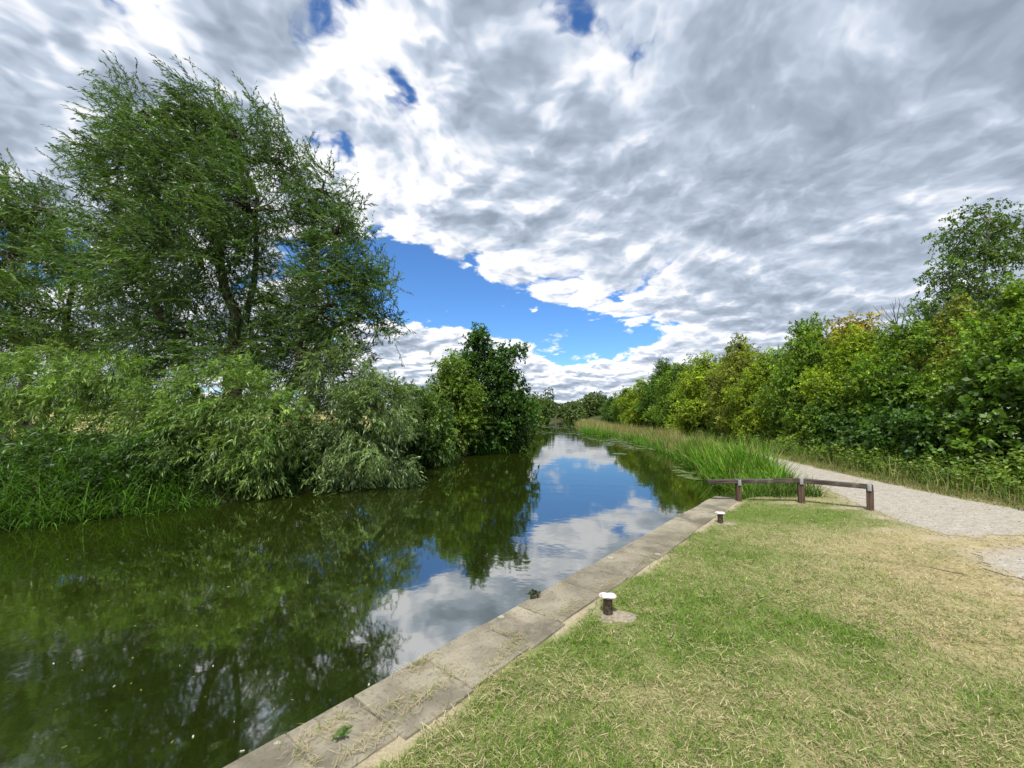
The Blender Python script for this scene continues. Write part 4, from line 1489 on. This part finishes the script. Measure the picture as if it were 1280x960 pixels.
def reeds():
    # bright sedge between the quay end and the towpath
    def bed(name, label, cat, n, sampler, hmin, hmax, w, cols, seed, lean=0.24, curve=0.8, S=4):
        rng = np.random.default_rng(seed)
        x, y = sampler(rng, n)
        z = np.maximum(height(x, y), WATER_Z - 0.05)
        m = len(x)
        cl = vnoise(x * 1.3, y * 1.3, seed, 3)
        L = (hmin + (hmax - hmin) * rng.random(m)) * (0.35 + 1.25 * cl)
        k = rng.choice(len(cols), m)
        col = np.array(cols)[k] * (1 + 0.2 * rng.normal(size=(m, 1))).clip(0.5, 1.6)
        V, F, c = strips(rng, np.stack([x, y, z - 0.03], -1), rng.random(m) * 6.283, np.abs(rng.normal(size=m)) * lean, L, w * (0.6 + 0.8 * rng.random(m)), S, np.where(rng.random(m) < 0.2, 1.2 + 1.6 * rng.random(m), curve * (0.2 + 1.2 * rng.random(m))), col)
        o = add(name, mesh_np(name, V, F, M_REED, c))
        tag(o, label, cat, kind='stuff')

    def near(rng, n):
        y = 9.6 + 10.5 * rng.random(n) ** 1.2
        x = right_bank(y) - 0.15 + (np.minimum(path_left(y) - 0.35, right_bank(y) + 2.0) - right_bank(y)) * rng.random(n)
        ok = (x < path_left(y) - 0.85) & (x < 6.75 + 0.25 * (y - 10)) & ~((y < 10.2) & (x < 5.0))
        return x[ok], y[ok]
    G = [(0.085, 0.23, 0.014), (0.12, 0.30, 0.02), (0.06, 0.16, 0.012), (0.20, 0.33, 0.03), (0.13, 0.28, 0.025), (0.24, 0.22, 0.08)]
    bed('reed_bed', 'bright green sedge bed at the water edge beyond the quay end', 'reeds', 7500, near, 0.52, 0.95, 0.030, G, 131)

    def right_of(rng, n):
        y = 9.3 + 3.0 * rng.random(n)
        x = 6.1 + 1.4 * rng.random(n)
        ok = (x < path_left(y) - 0.35) & (x > right_bank(y) + 0.1)
        return x[ok], y[ok]
    bed('bank_sedge', 'purplish brown reed grass beside the barrier where towpath begins', 'reeds', 900, lambda r, n: (lambda y: (path_left(y) - 0.45 - 0.5 * r.random(n), y))(11.2 + 2.5 * r.random(n)), 0.35, 0.75, 0.010,
        [(0.20, 0.13, 0.07), (0.13, 0.17, 0.04), (0.26, 0.20, 0.10)], 132, 0.22, 0.4)
    bed('short_sedge', 'low tangled sedge under the left end of the barrier', 'reeds', 1500, lambda r, n: (4.6 + 2.0 * r.random(n), 9.0 + 0.9 * r.random(n)), 0.22, 0.5, 0.014,
        [(0.05, 0.11, 0.015), (0.08, 0.15, 0.02), (0.13, 0.19, 0.04)], 133, 0.5, 1.1)

    def far(rng, n):
        y = 17 * (70 / 17.0) ** rng.random(n)
        x = right_bank(y) - 0.2 + (path_left(y) - 0.5 + 1.9 * sstep(y, 22, 30) - right_bank(y)) * rng.random(n)
        return x, y
    bed('reed_grass', 'pale brown reed grass along the bank down to the canal bend', 'reeds', 13000, far, 0.42, 0.82, 0.018,
        [(0.30, 0.27, 0.11), (0.13, 0.19, 0.035), (0.42, 0.34, 0.18), (0.20, 0.23, 0.06)], 134, 0.2, 0.35, 3)

    def fringe(rng, n):
        y = 16 + 30 * rng.random(n)
        x = right_bank(y) - 0.3 + 0.6 * rng.random(n)
        return x, y
    bed('water_fringe', 'green water fringe plants at the foot of the pale reed grass', 'reeds', 3000, fringe, 0.4, 0.8, 0.03, G[:3], 135, 0.35, 0.8, 3)

    # far bank
    def lb_near(rng, n):
        y = 6.3 + 3.6 * rng.random(n)
        x = left_bank(y) + 0.25 - 2.4 * rng.random(n) ** 1.4
        return x, y
    bed('bank_grass', 'long arching grass hanging over the far bank below willow scrub', 'grass', 3400, lb_near, 0.45, 0.95, 0.024, [(0.045, 0.10, 0.012), (0.07, 0.15, 0.018), (0.10, 0.22, 0.022), (0.08, 0.18, 0.018)], 136, 0.5, 1.3)

    def lb_far(rng, n):
        y = 9.9 + 10 * rng.random(n)
        x = left_bank(y) + 0.1 - 1.3 * rng.random(n)
        return x, y
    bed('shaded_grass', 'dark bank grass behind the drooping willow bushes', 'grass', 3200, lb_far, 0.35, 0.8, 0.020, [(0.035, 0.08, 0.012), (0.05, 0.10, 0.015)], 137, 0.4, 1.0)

    def clump(rng, n):
        a, r = rng.random(n) * 6.283, rng.random(n) ** 0.5
        p = at(600, 567, WATER_Z)
        return p.x + 0.1 + np.cos(a) * r * 1.1, p.y + 0.4 + np.sin(a) * r * 0.5
    bed('alder_reeds', 'bright reed clump in the water below the dark alder', 'reeds', 900, clump, 0.8, 1.3, 0.026, G[:3], 138, 0.15, 0.45)

    def verge(rng, n):
        y = 7.3 * (30 / 7.3) ** rng.random(n)
        x = path_right(y) + 0.10 + 1.5 * rng.random(n) ** 1.3
        return x, y
    bed('verge_grass', 'short rough grass on the verge between the towpath and wood', 'grass', 9000, verge, 0.06, 0.2, 0.012, [(0.11, 0.15, 0.035), (0.22, 0.20, 0.08), (0.08, 0.12, 0.025)], 139, 0.5, 0.8, 2)


    def tall_verge(rng, n):
        y = 7.8 * (34 / 7.8) ** rng.random(n)
        x = path_right(y) + 0.55 + 1.6 * rng.random(n) ** 0.9
        return x, y
    bed('tall_verge_grass', 'tall pale grass standing along the verge in front of the wood', 'grass', 5200, tall_verge, 0.25, 0.75, 0.011, [(0.20, 0.25, 0.07), (0.13, 0.22, 0.04), (0.32, 0.28, 0.13)], 140, 0.3, 0.6, 3)


reeds()


def undergrowth():
    """Nettles and weeds at the foot of the wood: upright leafy stems."""
    rng = np.random.default_rng(141)
    n = 2600
    y = 6.6 * (34 / 6.6) ** rng.random(n)
    x = path_right(y) + 0.9 + 2.0 * rng.random(n) ** 0.9
    x = np.where(y < 7.6, x + (7.6 - y) * 1.2 + 0.3, x)
    h = (0.25 + 0.75 * vnoise(x * 1.1, y * 1.1, 6, 3)) * (0.45 + 0.35 * (x - path_right(y)).clip(0, 2.6)) * (0.7 + 0.6 * rng.random(n))
    P = np.stack([x, y, height(x, y)], -1)
    D = unit(np.stack([rng.normal(size=n) * 0.22, rng.normal(size=n) * 0.22, np.ones(n)], -1))
    V, F, c = leaf_quads(rng, P, D, h, 22, 0.095, 0.05, 0.05, 1.15, (0.12, 0.22, 0.028), 0.25, (0.25, 0.33, 0.06), 0.5)
    o = add('undergrowth', mesh_np('undergrowth', V, F, M_LEAF, c))
    tag(o, 'leafy nettles and weeds crowding the foot of the wood', 'undergrowth', kind='stuff')
    # the same sort of growth under the left trees
    rng = np.random.default_rng(142)
    n = 2200
    y = 5.5 + 22 * rng.random(n)
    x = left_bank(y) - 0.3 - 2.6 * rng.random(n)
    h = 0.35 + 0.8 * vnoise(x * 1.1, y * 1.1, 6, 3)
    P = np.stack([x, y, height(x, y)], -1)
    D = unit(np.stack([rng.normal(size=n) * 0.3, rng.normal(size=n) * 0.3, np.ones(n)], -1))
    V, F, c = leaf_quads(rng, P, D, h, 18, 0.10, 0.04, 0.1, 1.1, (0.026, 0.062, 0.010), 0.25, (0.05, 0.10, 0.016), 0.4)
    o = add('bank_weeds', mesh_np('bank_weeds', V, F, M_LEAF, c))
    tag(o, 'dark tangled weeds on the far bank under the willows', 'undergrowth', kind='stuff')


undergrowth()


def lily_pads():
    rng = np.random.default_rng(151)
    H = Heap()
    spots = []
    for k in range(420):
        y = 21 + 24 * rng.random()
        spots.append((float(right_bank(y)) - 0.4 - 2.4 * rng.random() ** 1.6, y))
    for k in range(420):
        y = 40 + 24 * rng.random()
        a, b = float(left_bank(y)), float(right_bank(y))
        spots.append((a + (b - a) * rng.random(), y))
    for k in range(60):
        y = 13 + 8 * rng.random()
        spots.append((float(right_bank(y)) - 0.1 - 0.8 * rng.random(), y))
    X = np.array(spots)
    cl = vnoise(X[:, 0] * 0.7, X[:, 1] * 0.35, 12, 2)
    X = X[cl > 0.48]
    for (x, y) in X:
        r = 0.10 + 0.10 * rng.random()
        a0 = rng.random() * 6.28
        th = a0 + np.linspace(0.25, 6.03, 9)
        ring = np.stack([x + r * np.cos(th), y + r * np.sin(th), np.full(9, WATER_Z + 0.006) + 0.01 * rng.random(9)], -1)
        c0 = np.array([[x, y, WATER_Z + 0.006]])
        V = np.concatenate([c0, ring])
        F = np.array([(0, 1 + 2 * i, 2 + 2 * i, 3 + 2 * i) for i in range(4)])
        H.put(V, F, np.array([0.10, 0.14, 0.04]) * (0.8 + 0.6 * rng.random()))
    o = add('lily_pads', H.mesh('lily_pads', M_LILY))
    tag(o, 'glossy lily pads floating in patches toward the canal bend', 'lily pads', kind='stuff')


M_LILY = leaf_material('lily_pad', 0.1, 0.22, 0.25)
lily_pads()


def fluff():
    rng = np.random.default_rng(161)
    n = 60
    H = Heap()
    for k in range(n):
        px, py = 60 + 420 * rng.random(), 690 + 250 * rng.random()
        p = at(px, py, WATER_Z + 0.004)
        if quay_dist(p.x, p.y) > -0.1:
            continue
        s = 0.003 + 0.005 * rng.random()
        a = rng.random() * 3.14
        u, v = np.array([math.cos(a), math.sin(a), 0]) * s * 1.8, np.array([-math.sin(a), math.cos(a), 0]) * s * 0.7
        c = np.array(p)
        H.put(np.stack([c - u - v, c + u - v, c + u + v, c - u + v]), np.array([[0, 1, 2, 3]]), np.array([0.6, 0.58, 0.5]) if rng.random() < 0.3 else np.array([0.20, 0.20, 0.05]))
    o = add('floating_fluff', H.mesh('floating_fluff', M_GRASS))
    tag(o, 'pale seed fluff and specks floating on the near water', 'fluff', kind='stuff')


fluff()
